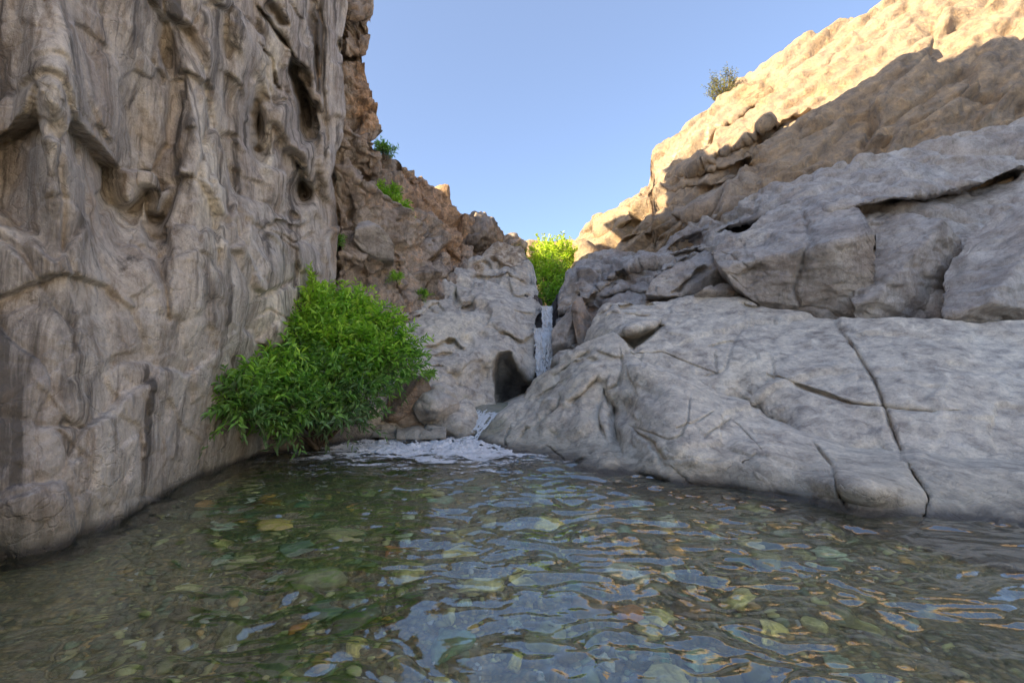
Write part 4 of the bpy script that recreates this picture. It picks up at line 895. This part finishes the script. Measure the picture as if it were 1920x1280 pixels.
while n < 285 and tries < 20000:
    tries += 1
    y = 1.3 + 5.4 * rng.random() ** 1.25; x = (rng.random() * 2 - 1) * (0.62 * y + 0.35)
    s = 0.06 + 0.20 * rng.random() ** 1.7
    if any((x - a) ** 2 + (y - b) ** 2 < ((s + c) * 0.62) ** 2 for a, b, c in placed): continue
    ci = int(rng.choice(11, p=SHARE)); k3 = int(rng.integers(3))
    o = put_stone(protos[ci][k3], x, y, s, rng.random() * 6.28, (0.25 * rng.normal(), 0.25 * rng.normal()), 0.01)
    u = x / (0.62 * y + 0.35)
    side = 'far left' if u < -0.72 else 'left' if u < -0.42 else 'left of centre' if u < -0.14 else 'centre' if u < 0.14 else 'right of centre' if u < 0.42 else 'right' if u < 0.72 else 'far right'
    far = 'nearest' if y < 1.9 else 'near' if y < 2.6 else 'near middle' if y < 3.4 else 'middle' if y < 4.3 else 'far middle' if y < 5.3 else 'far'
    sz = 'small' if s < 0.075 else 'middling' if s < 0.12 else 'big'
    tag(o, sz + ' ' + STONES[ci][0] + (' angular' if k3 == 0 else ' flat' if k3 == 1 else ' rounded') + ' stone at ' + side + ' in the ' + far + ' water', 'stone', 'stones on the bed of the pool'); n += 1
# pebbles between them, one mass
Vs, Fs = [], []; base = 0
PB = [ (stone_mesh('tmp', 500 + k, *ico(1))) for k in range(6)]
PBV = []
for p in PB:
    a = np.zeros(len(p.vertices) * 3); p.vertices.foreach_get('co', a); PBV.append(a.reshape(-1, 3)); bpy.data.meshes.remove(p)
PF = ico(1)[1]; NP = 8500
py = 1.0 + 8.0 * rng.random(NP) ** 1.3; pxs = (rng.random(NP) * 2 - 1) * (0.8 * py + 0.4); ps = 0.012 + 0.058 * rng.random(NP) ** 2.2; pa = rng.random(NP) * 6.28
pz = bed_z(pxs, py); cols = []
for k in range(NP):
    V = PBV[k % 6] * ps[k]; c, s = cos(pa[k]), sin(pa[k])
    Vs.append(np.stack([V[:, 0] * c - V[:, 1] * s + pxs[k], V[:, 0] * s + V[:, 1] * c + py[k], V[:, 2] + pz[k] + 0.005], -1)); Fs.append(PF + base); base += len(V)
    cols.append(np.tile([rng.random(), 0, 0, 1], (len(V), 1)))
pm, nt = newmat('pebbles'); L = nt.links
at = N_(nt, 'ShaderNodeAttribute', attribute_name='tint'); sp_ = N_(nt, 'ShaderNodeSeparateColor'); L.new(at.outputs['Color'], sp_.inputs[0])
r = ramp(nt, sp_.outputs[0], [(0.0, (0.333, 0.333, 0.149)), (0.2, (0.167, 0.182, 0.119)), (0.4, (0.601, 0.533, 0.266)), (0.55, (0.800, 0.800, 0.385)), (0.65, (0.267, 0.367, 0.238)), (0.8, (0.800, 0.499, 0.178)), (0.86, (0.800, 0.800, 0.800)), (0.92, (0.234, 0.200, 0.149))]); r.node.color_ramp.interpolation = 'CONSTANT'
r = mixc(nt, 0.45, r, (0.17, 0.16, 0.09)); b = N_(nt, 'ShaderNodeBsdfPrincipled'); L.new(r, b.inputs[0]); b.inputs['Roughness'].default_value = 0.7
o = N_(nt, 'ShaderNodeOutputMaterial'); L.new(b.outputs[0], o.inputs[0])
tag(link('pebbles', mesh_np('pebbles', np.concatenate(Vs), np.concatenate(Fs), True, np.concatenate(cols)), pm), 'small mixed pebbles and gravel covering the pool bed between the stones', 'pebbles', kind='stuff')
# ================================================================== THE FALL, THE CASCADE, THE FOAM
# wet rock of the slot behind the fall
relief('slot_rock', M_slab, cols=(985, 1066, [(985, 548), (1000, 552), (1010, 558), (1016, 570), (1020, 577), (1032, 577), (1037, 566), (1044, 552), (1066, 545)], [(985, 760), (1066, 730)]),
    depth=[(985, 560, 16.6), (1026, 575, 16.2), (1066, 560, 17.2), (1008, 600, 16.0), (1044, 600, 16.9), (985, 640, 15.4), (1022, 640, 15.3), (1066, 640, 15.2), (985, 760, 14.6), (1066, 730, 14.4), (1022, 606, 15.9), (1022, 622, 15.2)],
    noise=lambda G, X, Y: 2.0 * nz_block(G, X, Y) + 0.2 * facets(G * 2.2, 0.9, 0.5, 0.3, 0.08, 4), base=(0.2, 0.8, 0, 0), back=(0.8, 0, 0, 2))['kind'] = 'structure'

def white_water(name, dens=0.5, scale=(30, 30, 4), col=(0.78, 0.84, 0.95), thr=(0.40, 0.50), fine=1.0, alpha_attr=False, rough=0.35):
    m, nt = newmat(name); L = nt.links
    geo = N_(nt, 'ShaderNodeNewGeometry'); pos = geo.outputs['Position']
    mp = N_(nt, 'ShaderNodeMapping'); L.new(pos, mp.inputs[0]); mp.inputs['Scale'].default_value = scale
    n1 = noise_node(nt, mp.outputs[0], 1.0, 5, 0.65, 0.8)
    at = N_(nt, 'ShaderNodeAttribute', attribute_name='tint'); sp = N_(nt, 'ShaderNodeSeparateColor'); L.new(at.outputs['Color'], sp.inputs[0])
    a = mth(nt, 'ADD', n1, mth(nt, 'SUBTRACT', sp.outputs[0], 0.5))
    al = ramp(nt, a, [(thr[0], 0.0), (thr[1], 1.0)])
    c = mixc(nt, ramp(nt, noise_node(nt, mp.outputs[0], 2.3, 4, 0.6), [(0.3, 0.0), (0.7, 1.0)]), tuple(x * 0.72 for x in col), col)
    d = N_(nt, 'ShaderNodeBsdfPrincipled'); L.new(c, d.inputs[0]); d.inputs['Roughness'].default_value = rough; d.inputs['IOR'].default_value = 1.33
    bp = N_(nt, 'ShaderNodeBump'); bp.inputs['Strength'].default_value = 0.7; bp.inputs['Distance'].default_value = 0.04; L.new(n1, bp.inputs['Height']); L.new(bp.outputs[0], d.inputs['Normal'])
    tl = N_(nt, 'ShaderNodeBsdfTranslucent'); L.new(c, tl.inputs[0]); m1 = N_(nt, 'ShaderNodeMixShader'); m1.inputs[0].default_value = 0.05; L.new(d.outputs[0], m1.inputs[1]); L.new(tl.outputs[0], m1.inputs[2])
    tr = N_(nt, 'ShaderNodeBsdfTransparent'); mx = N_(nt, 'ShaderNodeMixShader'); L.new(al, mx.inputs[0]); L.new(tr.outputs[0], mx.inputs[1]); L.new(m1.outputs[0], mx.inputs[2])
    o = N_(nt, 'ShaderNodeOutputMaterial'); L.new(mx.outputs[0], o.inputs[0]); return m
M_fall = white_water('falling_water', scale=(26, 10, 5.0), thr=(0.43, 0.50), col=(0.96, 0.98, 1.0))
M_flow = white_water('running_water', scale=(9, 9, 9), thr=(0.45, 0.56), col=(0.80, 0.86, 0.90))
M_foam = white_water('foam_water', scale=(14, 34, 16), thr=(0.43, 0.60), col=(0.95, 0.97, 1.0))
def curtain(x0t, x1t, x0b, x1b, yt, yb, Yt, Yb, dens, parent, bulge=0.15, n=(60, 120)):
    u = np.linspace(0, 1, n[0])[None]; v = np.linspace(0, 1, n[1])[:, None]
    X = (x0t * (1 - v) + x0b * v) * (1 - u) + (x1t * (1 - v) + x1b * v) * u; Yp = yt * (1 - v) + yb * v + 0 * u
    D = Yt * (1 - v) + Yb * v - bulge * np.sin(pi * v * 0.5) + 0 * u
    # the lip: the water bends over it
    wob = 2.0 * fbm(np.stack([0 * X + x0t, 0 * X, Yp / 16], -1), 3); X = X + wob * 0.6 + (X - (x0t + x1t) / 2) * 0.12 * fbm(np.stack([u + 0 * v, 0 * X, Yp / 10], -1), 3)
    G = P(X, Yp, D - 0.16 * np.sin(pi * u)); q = G * np.array([9, 4, 1.6])
    G[..., 1] -= 0.10 * fbm(q, 4, 0.6) + 0.06 * ridged(q * 2, 3)
    G[..., 0] += 0.02 * fbm(G * 6 + 50, 3)
    T = np.zeros(X.shape + (4,)); edge = np.minimum(u, 1 - u) * 2 + 0 * v
    T[..., 0] = dens(u, v) - 0.30 * np.exp(-(edge / 0.14) ** 2)
    lip = G[:1] + np.array([0, 0.35, 0.02]); G = np.concatenate([lip, G], 0); T = np.concatenate([T[:1], T], 0)
    return link('water_curtain', mesh_np('water_curtain', G.reshape(-1, 3), grid_faces(*G.shape[:2]), True, T.reshape(-1, 4)), M_fall, parent)
wf = empty('waterfall', P(1022, 712, 14.2)); wf_inv = wf.location.copy()
tag(wf, 'narrow white waterfall dropping in two steps down the dark slot', 'waterfall')
for c in (curtain(1014, 1036, 1016, 1036, 574, 618, 15.6, 15.2, lambda u, v: 0.70 + 0 * u * v, None, 0.05, (30, 50)),
          curtain(1000, 1039, 1004, 1043, 615, 724, 14.5, 13.7, lambda u, v: 0.72 - 0.20 * np.exp(-((u - 0.5) / 0.35) ** 2) * sstep(0.15, 0.45, v), None, 0.25, (60, 130))):
    c.parent = wf; c.matrix_parent_inverse = __import__('mathutils').Matrix.Translation(-wf_inv)

# mossy rock the cascade runs over, and the water film on it
mr = relief('mossy_rock', M_smooth, cols=(858, 985, [(858, 812), (872, 790), (888, 768), (905, 763), (950, 764), (985, 760)], [(858, 842), (900, 850), (960, 862), (985, 862)]),
    depth=[(858, 815, 9.9), (890, 768, 11.2), (950, 764, 11.4), (985, 760, 11.4), (900, 790, 10.3), (940, 790, 10.1), (880, 820, 9.7), (920, 825, 9.5), (960, 850, 8.8), (900, 850, 9.0), (858, 842, 9.4), (985, 862, 8.6)],
    noise=lambda G, X, Y: 0.5 * nz_smooth(G, X, Y), base=(0.15, 0.2, 0.65, 0), back=(0.6, 0, 0, 2), step=2.0)
tag(mr, 'low mossy green rock that the cascade slides over into the pool', 'rock')
us, vs_ = np.meshgrid(np.linspace(0, 1, 60), np.linspace(0, 1, 90))
top = np.stack([886 + 74 * us, 767 + 0 * us], -1); bot = np.stack([846 + 66 * us, 828 + 8 * us], -1)
xy = top * (1 - vs_[..., None]) + bot * vs_[..., None]; xy[..., 1] -= 9 * np.sin(pi * vs_) * (1 - us) * 0.3
D = tps([(858, 815, 9.9), (890, 768, 11.2), (950, 764, 11.4), (985, 760, 11.4), (900, 790, 10.3), (940, 790, 10.1), (880, 820, 9.7), (920, 825, 9.5), (960, 850, 8.8), (900, 850, 9.0), (858, 842, 9.4)], xy[..., 0], xy[..., 1]) - 0.12
G = P(xy[..., 0], xy[..., 1], D)
q = np.stack([us * 9, vs_ * 2.2, 0 * us], -1); st = fbm(q + 0.3 * fbm(q * 0.5, 2)[..., None], 4, 0.6)
G[..., 1] -= 0.05 * st
T = np.zeros(us.shape + (4,)); T[..., 0] = 0.56 + 0.5 * st + 0.22 * np.exp(-((us - 0.12) / 0.25) ** 2) * sstep(0.15, 0.5, vs_) + 0.15 * sstep(0.7, 1.0, vs_) - 0.35 * np.exp(-(np.minimum(us, 1 - us) / 0.06) ** 2) - 0.2 * sstep(0.15, 0.0, vs_)
tag(link('cascade', mesh_np('cascade', G.reshape(-1, 3), grid_faces(*G.shape[:2]), True, T.reshape(-1, 4)), M_flow), 'small white cascade sliding over mossy rock into the pool', 'cascade')

# foam where it enters, and flecks carried down the pool
fx, fy = np.meshgrid(np.linspace(-6.5, 5.5, 520), ygeo(3.2, 10.3, 420))
q = np.stack([fx, fy, 0 * fx], -1)
core = 1.0 * np.exp(-(((fx + 1.75) + 0.25 * (fy - 9)) / 1.6) ** 4 - ((fy - 8.7 - 0.06 * fx) / 1.1) ** 4)
halo = 0.60 * np.exp(-((fx + 1.6) / 2.4) ** 2 - ((fy - 8.1) / 1.3) ** 2) + 0.42 * np.exp(-((fx + 0.2) / 1.1) ** 2 - ((fy - 8.3) / 0.8) ** 2) + 0.16 * np.exp(-((fx + 1.0) / 2.5) ** 2 - ((fy - 6.6) / 1.6) ** 2)
rim = 0.0
w_ = q + 0.2 * fbm(q * 1.5, 3)[..., None]
streak = fbm(w_ * np.array([1.2, 4.5, 1]), 4, 0.6)
T = np.zeros(fx.shape + (4,)); T[..., 0] = 0.22 + 0.36 * core * (1 + 0.8 * streak) + halo * (0.45 + 0.7 * streak) + 0.06 * streak
G = np.stack([fx, fy, wave(fx, fy) + 0.012 + np.clip(core, 0, 1) * (0.035 * np.abs(fbm(q * np.array([4.5, 8, 1]), 5, 0.7)) + 0.01)], -1)
keep = (T[..., 0] > 0.24)
Fq = grid_faces(*fx.shape)[:, ::-1]; km = keep.ravel()[Fq].any(1); Fq = Fq[km]
used_, inv = np.unique(Fq, return_inverse=True)
tag(link('foam', mesh_np('foam', G.reshape(-1, 3)[used_], inv.reshape(-1, 4), True, T.reshape(-1, 4)[used_]), M_foam), 'blue white foam where the cascade runs into the pool', 'foam', kind='stuff')

# ================================================================== PLANTS
def leaf_material(name, stops, transl=0.35):
    m, nt = newmat(name); L = nt.links
    at = N_(nt, 'ShaderNodeAttribute', attribute_name='tint'); sp = N_(nt, 'ShaderNodeSeparateColor'); L.new(at.outputs['Color'], sp.inputs[0])
    c = ramp(nt, sp.outputs[0], stops)
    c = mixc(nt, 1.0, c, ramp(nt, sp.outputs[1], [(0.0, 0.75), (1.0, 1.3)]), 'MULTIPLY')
    d = N_(nt, 'ShaderNodeBsdfPrincipled'); L.new(c, d.inputs[0]); d.inputs['Roughness'].default_value = 0.5; d.inputs['Specular IOR Level'].default_value = 0.35
    t = N_(nt, 'ShaderNodeBsdfTranslucent'); L.new(mixc(nt, 1.0, c, (1.3, 1.5, 0.6), 'MULTIPLY'), t.inputs[0])
    mx = N_(nt, 'ShaderNodeMixShader'); mx.inputs[0].default_value = transl; L.new(d.outputs[0], mx.inputs[1]); L.new(t.outputs[0], mx.inputs[2])
    o = N_(nt, 'ShaderNodeOutputMaterial'); L.new(mx.outputs[0], o.inputs[0]); return m
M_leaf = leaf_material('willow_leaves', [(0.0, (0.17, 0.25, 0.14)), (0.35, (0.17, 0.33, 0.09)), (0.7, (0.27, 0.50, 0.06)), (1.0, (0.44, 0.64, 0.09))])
M_bark, nt = newmat('bark'); b = N_(nt, 'ShaderNodeBsdfPrincipled'); geo = N_(nt, 'ShaderNodeNewGeometry')
nt.links.new(ramp(nt, noise_node(nt, geo.outputs['Position'], 14, 5), [(0.3, (0.06, 0.045, 0.03)), (0.7, (0.17, 0.13, 0.09))]), b.inputs[0]); b.inputs['Roughness'].default_value = 0.9
o = N_(nt, 'ShaderNodeOutputMaterial'); nt.links.new(b.outputs[0], o.inputs[0])
def unit(v): return v / np.maximum(np.linalg.norm(v, axis=-1, keepdims=True), 1e-9)
LV = np.array([[0, 0, 0], [0.42, -0.5, 0.10], [0.45, 0, -0.06], [0.42, 0.5, 0.10], [1, 0, -0.10]])
LF = np.array([[0, 1, 2], [1, 4, 2], [0, 2, 3], [2, 4, 3]])
def leaves_mesh(name, pos, d, n, ln, wd, hue, val):
    d = unit(d); s = unit(np.cross(n, d)); n = np.cross(d, s)
    V = pos[:, None] + ln[:, None, None] * LV[None, :, 0:1] * d[:, None] + wd[:, None, None] * LV[None, :, 1:2] * s[:, None] + ln[:, None, None] * LV[None, :, 2:3] * n[:, None]
    k = len(pos); Fc = (LF[None] + 5 * np.arange(k)[:, None, None]).reshape(-1, 3)
    T = np.zeros((k, 5, 4)); T[..., 0] = hue[:, None]; T[..., 1] = val[:, None]; T[..., 3] = 1
    return mesh_np(name, V.reshape(-1, 3), Fc, False, T.reshape(-1, 4))
def tube(path, r0, r1, k=6):
    path = np.asarray(path, float); n = len(path); Vs = []
    for i in range(n):
        t = unit(path[min(i + 1, n - 1)] - path[max(i - 1, 0)]); a = unit(np.cross(t, [0.3, 0.9, 0.1])); b_ = np.cross(t, a)
        r = r0 + (r1 - r0) * i / (n - 1)
        for j in range(k):
            th = 2 * pi * j / k; Vs.append(path[i] + r * (cos(th) * a + sin(th) * b_))
    Fs = [[i * k + j, i * k + (j + 1) % k, (i + 1) * k + (j + 1) % k, (i + 1) * k + j] for i in range(n - 1) for j in range(k)]
    return np.array(Vs), np.array(Fs)
def plant(name, label, cat, root, lobes, twigs, per, ln, wd, mat, seed, tw_len=(0.3, 0.6), up=0.5, droop=0.25, hue=(0.4, 0.9), single=0, stem_r=0.035, group=None, hue_z=0.0):
    """lobes: (px, py, Y, radius px x, radius px y).  Branches run from the root into every lobe, twigs fan out from there, leaves alternate along the twigs."""
    r = np.random.default_rng(seed)
    t = empty(name, root); tag(t, label, cat, group)
    SV, SF, base_ = [], [], 0
    pos, dr, nn, hu = [], [], [], []
    root = np.array(root)
    zlo = min(P(l[0], l[1] + l[4], l[2])[2] for l in lobes); zhi = max(P(l[0], l[1] - l[4], l[2])[2] for l in lobes)
    for li, (lx, ly, lY, rx, ry) in enumerate(lobes):
        c = P(lx, ly, lY); R = np.array([rx * lY / F, (rx + ry) * 0.45 * lY / F, ry * lY / F])
        mid = root * 0.5 + c * 0.5 + np.array([0, 0, 0.10]) * np.linalg.norm(c - root) + r.normal(size=3) * 0.05
        path = [root * (1 - s) ** 2 + 2 * mid * s * (1 - s) + c * s * s + 0.02 * r.normal(size=3) for s in np.linspace(0, 1, 7)]
        V, Fc = tube(path, stem_r, stem_r * 0.35); SV.append(V); SF.append(Fc + base_); base_ += len(V)
        nt_ = int(twigs * (rx * ry) / 3600.0 + 4)
        dirs = unit(r.normal(size=(nt_, 3))); rad = r.random(nt_) ** 0.45
        st = c + dirs * rad[:, None] * R * 0.85
        td = unit(dirs * 0.75 + np.array([0, 0, up]) + 0.45 * r.normal(size=(nt_, 3)))
        L_ = tw_len[0] + (tw_len[1] - tw_len[0]) * r.random(nt_)
        lobe_h = hue[0] + (hue[1] - hue[0]) * (0.3 + 0.5 * r.random())
        for k in range(nt_):
            s = np.linspace(0.05, 1, per)[:, None]
            pp = st[k] + td[k] * L_[k] * s - np.array([0, 0, droop]) * L_[k] * s * s
            V, Fc = tube(np.concatenate([st[k][None] * 0.7 + c[None] * 0.3, pp[::max(1, per // 3)]]), stem_r * 0.14, stem_r * 0.06, 3); SV.append(V); SF.append(Fc + base_); base_ += len(V)
            side = unit(np.cross(td[k], r.normal(size=3))); sd_ = np.where(np.arange(per) % 2 == 0, 1, -1)[:, None]
            pos.append(pp); dr.append(td[k] * 0.75 + side * sd_ * 0.75 + 0.25 * r.normal(size=(per, 3)) - np.array([0, 0, 0.25]))
            nn.append(np.array([0, 0, 1.0]) + 0.55 * r.normal(size=(per, 3)))
            zf = (pp[:, 2] - zlo) / max(zhi - zlo, 1e-3)
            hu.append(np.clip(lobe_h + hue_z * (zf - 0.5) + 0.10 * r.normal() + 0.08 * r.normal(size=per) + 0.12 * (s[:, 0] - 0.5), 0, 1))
    pos, dr, nn, hu = np.concatenate(pos), np.concatenate(dr), np.concatenate(nn), np.concatenate(hu)
    k = len(pos); lns = ln * (0.65 + 0.6 * r.random(k)); wds = wd * (0.7 + 0.6 * r.random(k)); va = r.random(k)
    inv_ = __import__('mathutils').Matrix.Translation(-Vector(root))
    st_o = link('stems', mesh_np('stems', np.concatenate(SV), np.concatenate(SF), True), M_bark, t); st_o.matrix_parent_inverse = inv_
    keep_ = np.ones(k, bool)
    if single:
        near = np.argsort(np.linalg.norm(pos - np.array([0, 0, CAM_H]), axis=1) - 0.5 * r.random(k))[:6 * single]
        px_ok = near[np.abs(pos[near, 0] / pos[near, 1]) < 0.62][:single]
        keep_[px_ok] = False
        variants = []
        for q_ in range(8):
            variants.append(leaves_mesh('leaf', np.zeros((1, 3)), np.array([[1.0, 0, 0]]), np.array([[0, 0, 1.0]]), np.array([1.0]), np.array([wd / ln]), np.array([hue[0] + (hue[1] - hue[0]) * q_ / 8]), np.array([r.random()])))
            variants[-1].materials.append(mat)
        from mathutils import Matrix
        for i in px_ok:
            d = unit(dr[i]); s = unit(np.cross(nn[i], d)); n = np.cross(d, s); L1 = lns[i]
            M = Matrix(((d[0] * L1, s[0] * L1, n[0] * L1, pos[i][0]), (d[1] * L1, s[1] * L1, n[1] * L1, pos[i][1]), (d[2] * L1, s[2] * L1, n[2] * L1, pos[i][2]), (0, 0, 0, 1)))
            vi = int(np.clip((hu[i] - hue[0]) / (hue[1] - hue[0]) * 8, 0, 7))
            o = bpy.data.objects.new('leaf', variants[vi]); COL.objects.link(o); o.parent = t; o.matrix_parent_inverse = inv_; o.matrix_basis = M
    fo = link('foliage', leaves_mesh('foliage', pos[keep_], dr[keep_], nn[keep_], lns[keep_], wds[keep_], hu[keep_], va[keep_]), mat, t); fo.matrix_parent_inverse = inv_; fo['kind'] = 'stuff'
    return t
# the big bush on the left bank
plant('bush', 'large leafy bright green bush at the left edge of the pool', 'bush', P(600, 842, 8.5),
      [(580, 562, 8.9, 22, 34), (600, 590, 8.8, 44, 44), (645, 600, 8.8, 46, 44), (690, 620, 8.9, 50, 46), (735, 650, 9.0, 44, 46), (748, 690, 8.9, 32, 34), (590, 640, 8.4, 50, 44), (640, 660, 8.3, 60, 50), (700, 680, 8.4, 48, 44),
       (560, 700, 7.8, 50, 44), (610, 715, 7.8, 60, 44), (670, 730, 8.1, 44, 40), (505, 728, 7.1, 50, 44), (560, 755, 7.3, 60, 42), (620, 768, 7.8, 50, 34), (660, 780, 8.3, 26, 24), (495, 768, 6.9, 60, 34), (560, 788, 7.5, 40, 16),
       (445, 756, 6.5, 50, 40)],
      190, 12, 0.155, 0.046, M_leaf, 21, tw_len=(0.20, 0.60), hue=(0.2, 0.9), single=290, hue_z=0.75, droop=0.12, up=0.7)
# the sunlit tree above the fall
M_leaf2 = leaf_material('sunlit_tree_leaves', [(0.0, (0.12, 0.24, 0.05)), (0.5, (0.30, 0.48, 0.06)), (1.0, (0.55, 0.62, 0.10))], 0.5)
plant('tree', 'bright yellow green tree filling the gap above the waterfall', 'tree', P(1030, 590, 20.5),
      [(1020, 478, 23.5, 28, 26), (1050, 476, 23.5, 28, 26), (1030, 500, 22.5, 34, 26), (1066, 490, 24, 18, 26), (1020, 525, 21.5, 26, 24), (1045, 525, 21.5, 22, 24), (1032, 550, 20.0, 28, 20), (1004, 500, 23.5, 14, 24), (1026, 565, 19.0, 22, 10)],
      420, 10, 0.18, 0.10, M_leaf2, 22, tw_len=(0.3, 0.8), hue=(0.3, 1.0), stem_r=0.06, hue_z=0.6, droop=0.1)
M_leaf3 = leaf_material('dry_juniper_leaves', [(0.0, (0.10, 0.12, 0.06)), (0.5, (0.20, 0.21, 0.09)), (1.0, (0.40, 0.30, 0.15))], 0.3)
plant('ridge_tree', 'scrubby dark green tree leaning out from the sunlit crest at the right', 'tree', P(1368, 196, 24.6),
      [(1350, 176, 24.4, 15, 15), (1342, 160, 24.4, 11, 11), (1366, 158, 24.4, 11, 12), (1340, 182, 24.3, 10, 11), (1366, 140, 24.4, 4, 8), (1360, 180, 24.3, 12, 12)],
      800, 8, 0.14, 0.045, M_leaf3, 23, tw_len=(0.25, 0.65), hue=(0.1, 0.8), stem_r=0.07, up=0.8, droop=0.0)
plant('shrub', 'dark green shrub on the left skyline beside the brown cliff', 'shrub', P(722, 300, 17.0),
      [(716, 282, 17, 9, 8), (728, 285, 17, 10, 6), (712, 272, 17, 4, 5)], 1600, 8, 0.14, 0.05, M_leaf, 24, tw_len=(0.15, 0.4), hue=(0.05, 0.5), stem_r=0.03, up=0.9)
plant('shrub', 'bright green shrub growing on a shelf of the left crags', 'shrub', P(728, 412, 15.6),
      [(708, 362, 15.6, 8, 14), (720, 378, 15.5, 12, 14), (736, 388, 15.5, 12, 12), (752, 394, 15.5, 12, 8), (735, 362, 15.8, 5, 10)], 1300, 9, 0.15, 0.045, M_leaf, 25, tw_len=(0.2, 0.5), hue=(0.55, 1.0), stem_r=0.03, up=1.0)
for k, (x, y, Y, rx, ry, lab) in enumerate([(633, 452, 11.5, 5, 12, 'small green tuft in a crevice low on the left cliff'), (806, 706, 10.0, 8, 5, 'tiny green plant on top of the rounded boulder by the cascade'),
        (744, 522, 13.2, 7, 9, 'small green tuft under the crags above the bush'), (794, 553, 14.4, 8, 5, 'low yellow green tuft at the foot of the left crags'),
        (800, 470, 16.4, 5, 4, 'tiny green tuft among the broken brown crags')]):
    plant('tuft', lab, 'plant', P(x, y + ry, Y), [(x, y, Y, rx, ry)], 2500, 7, 0.10, 0.03, M_leaf, 40 + k, tw_len=(0.1, 0.25), hue=(0.3, 0.9), stem_r=0.015, up=1.0)
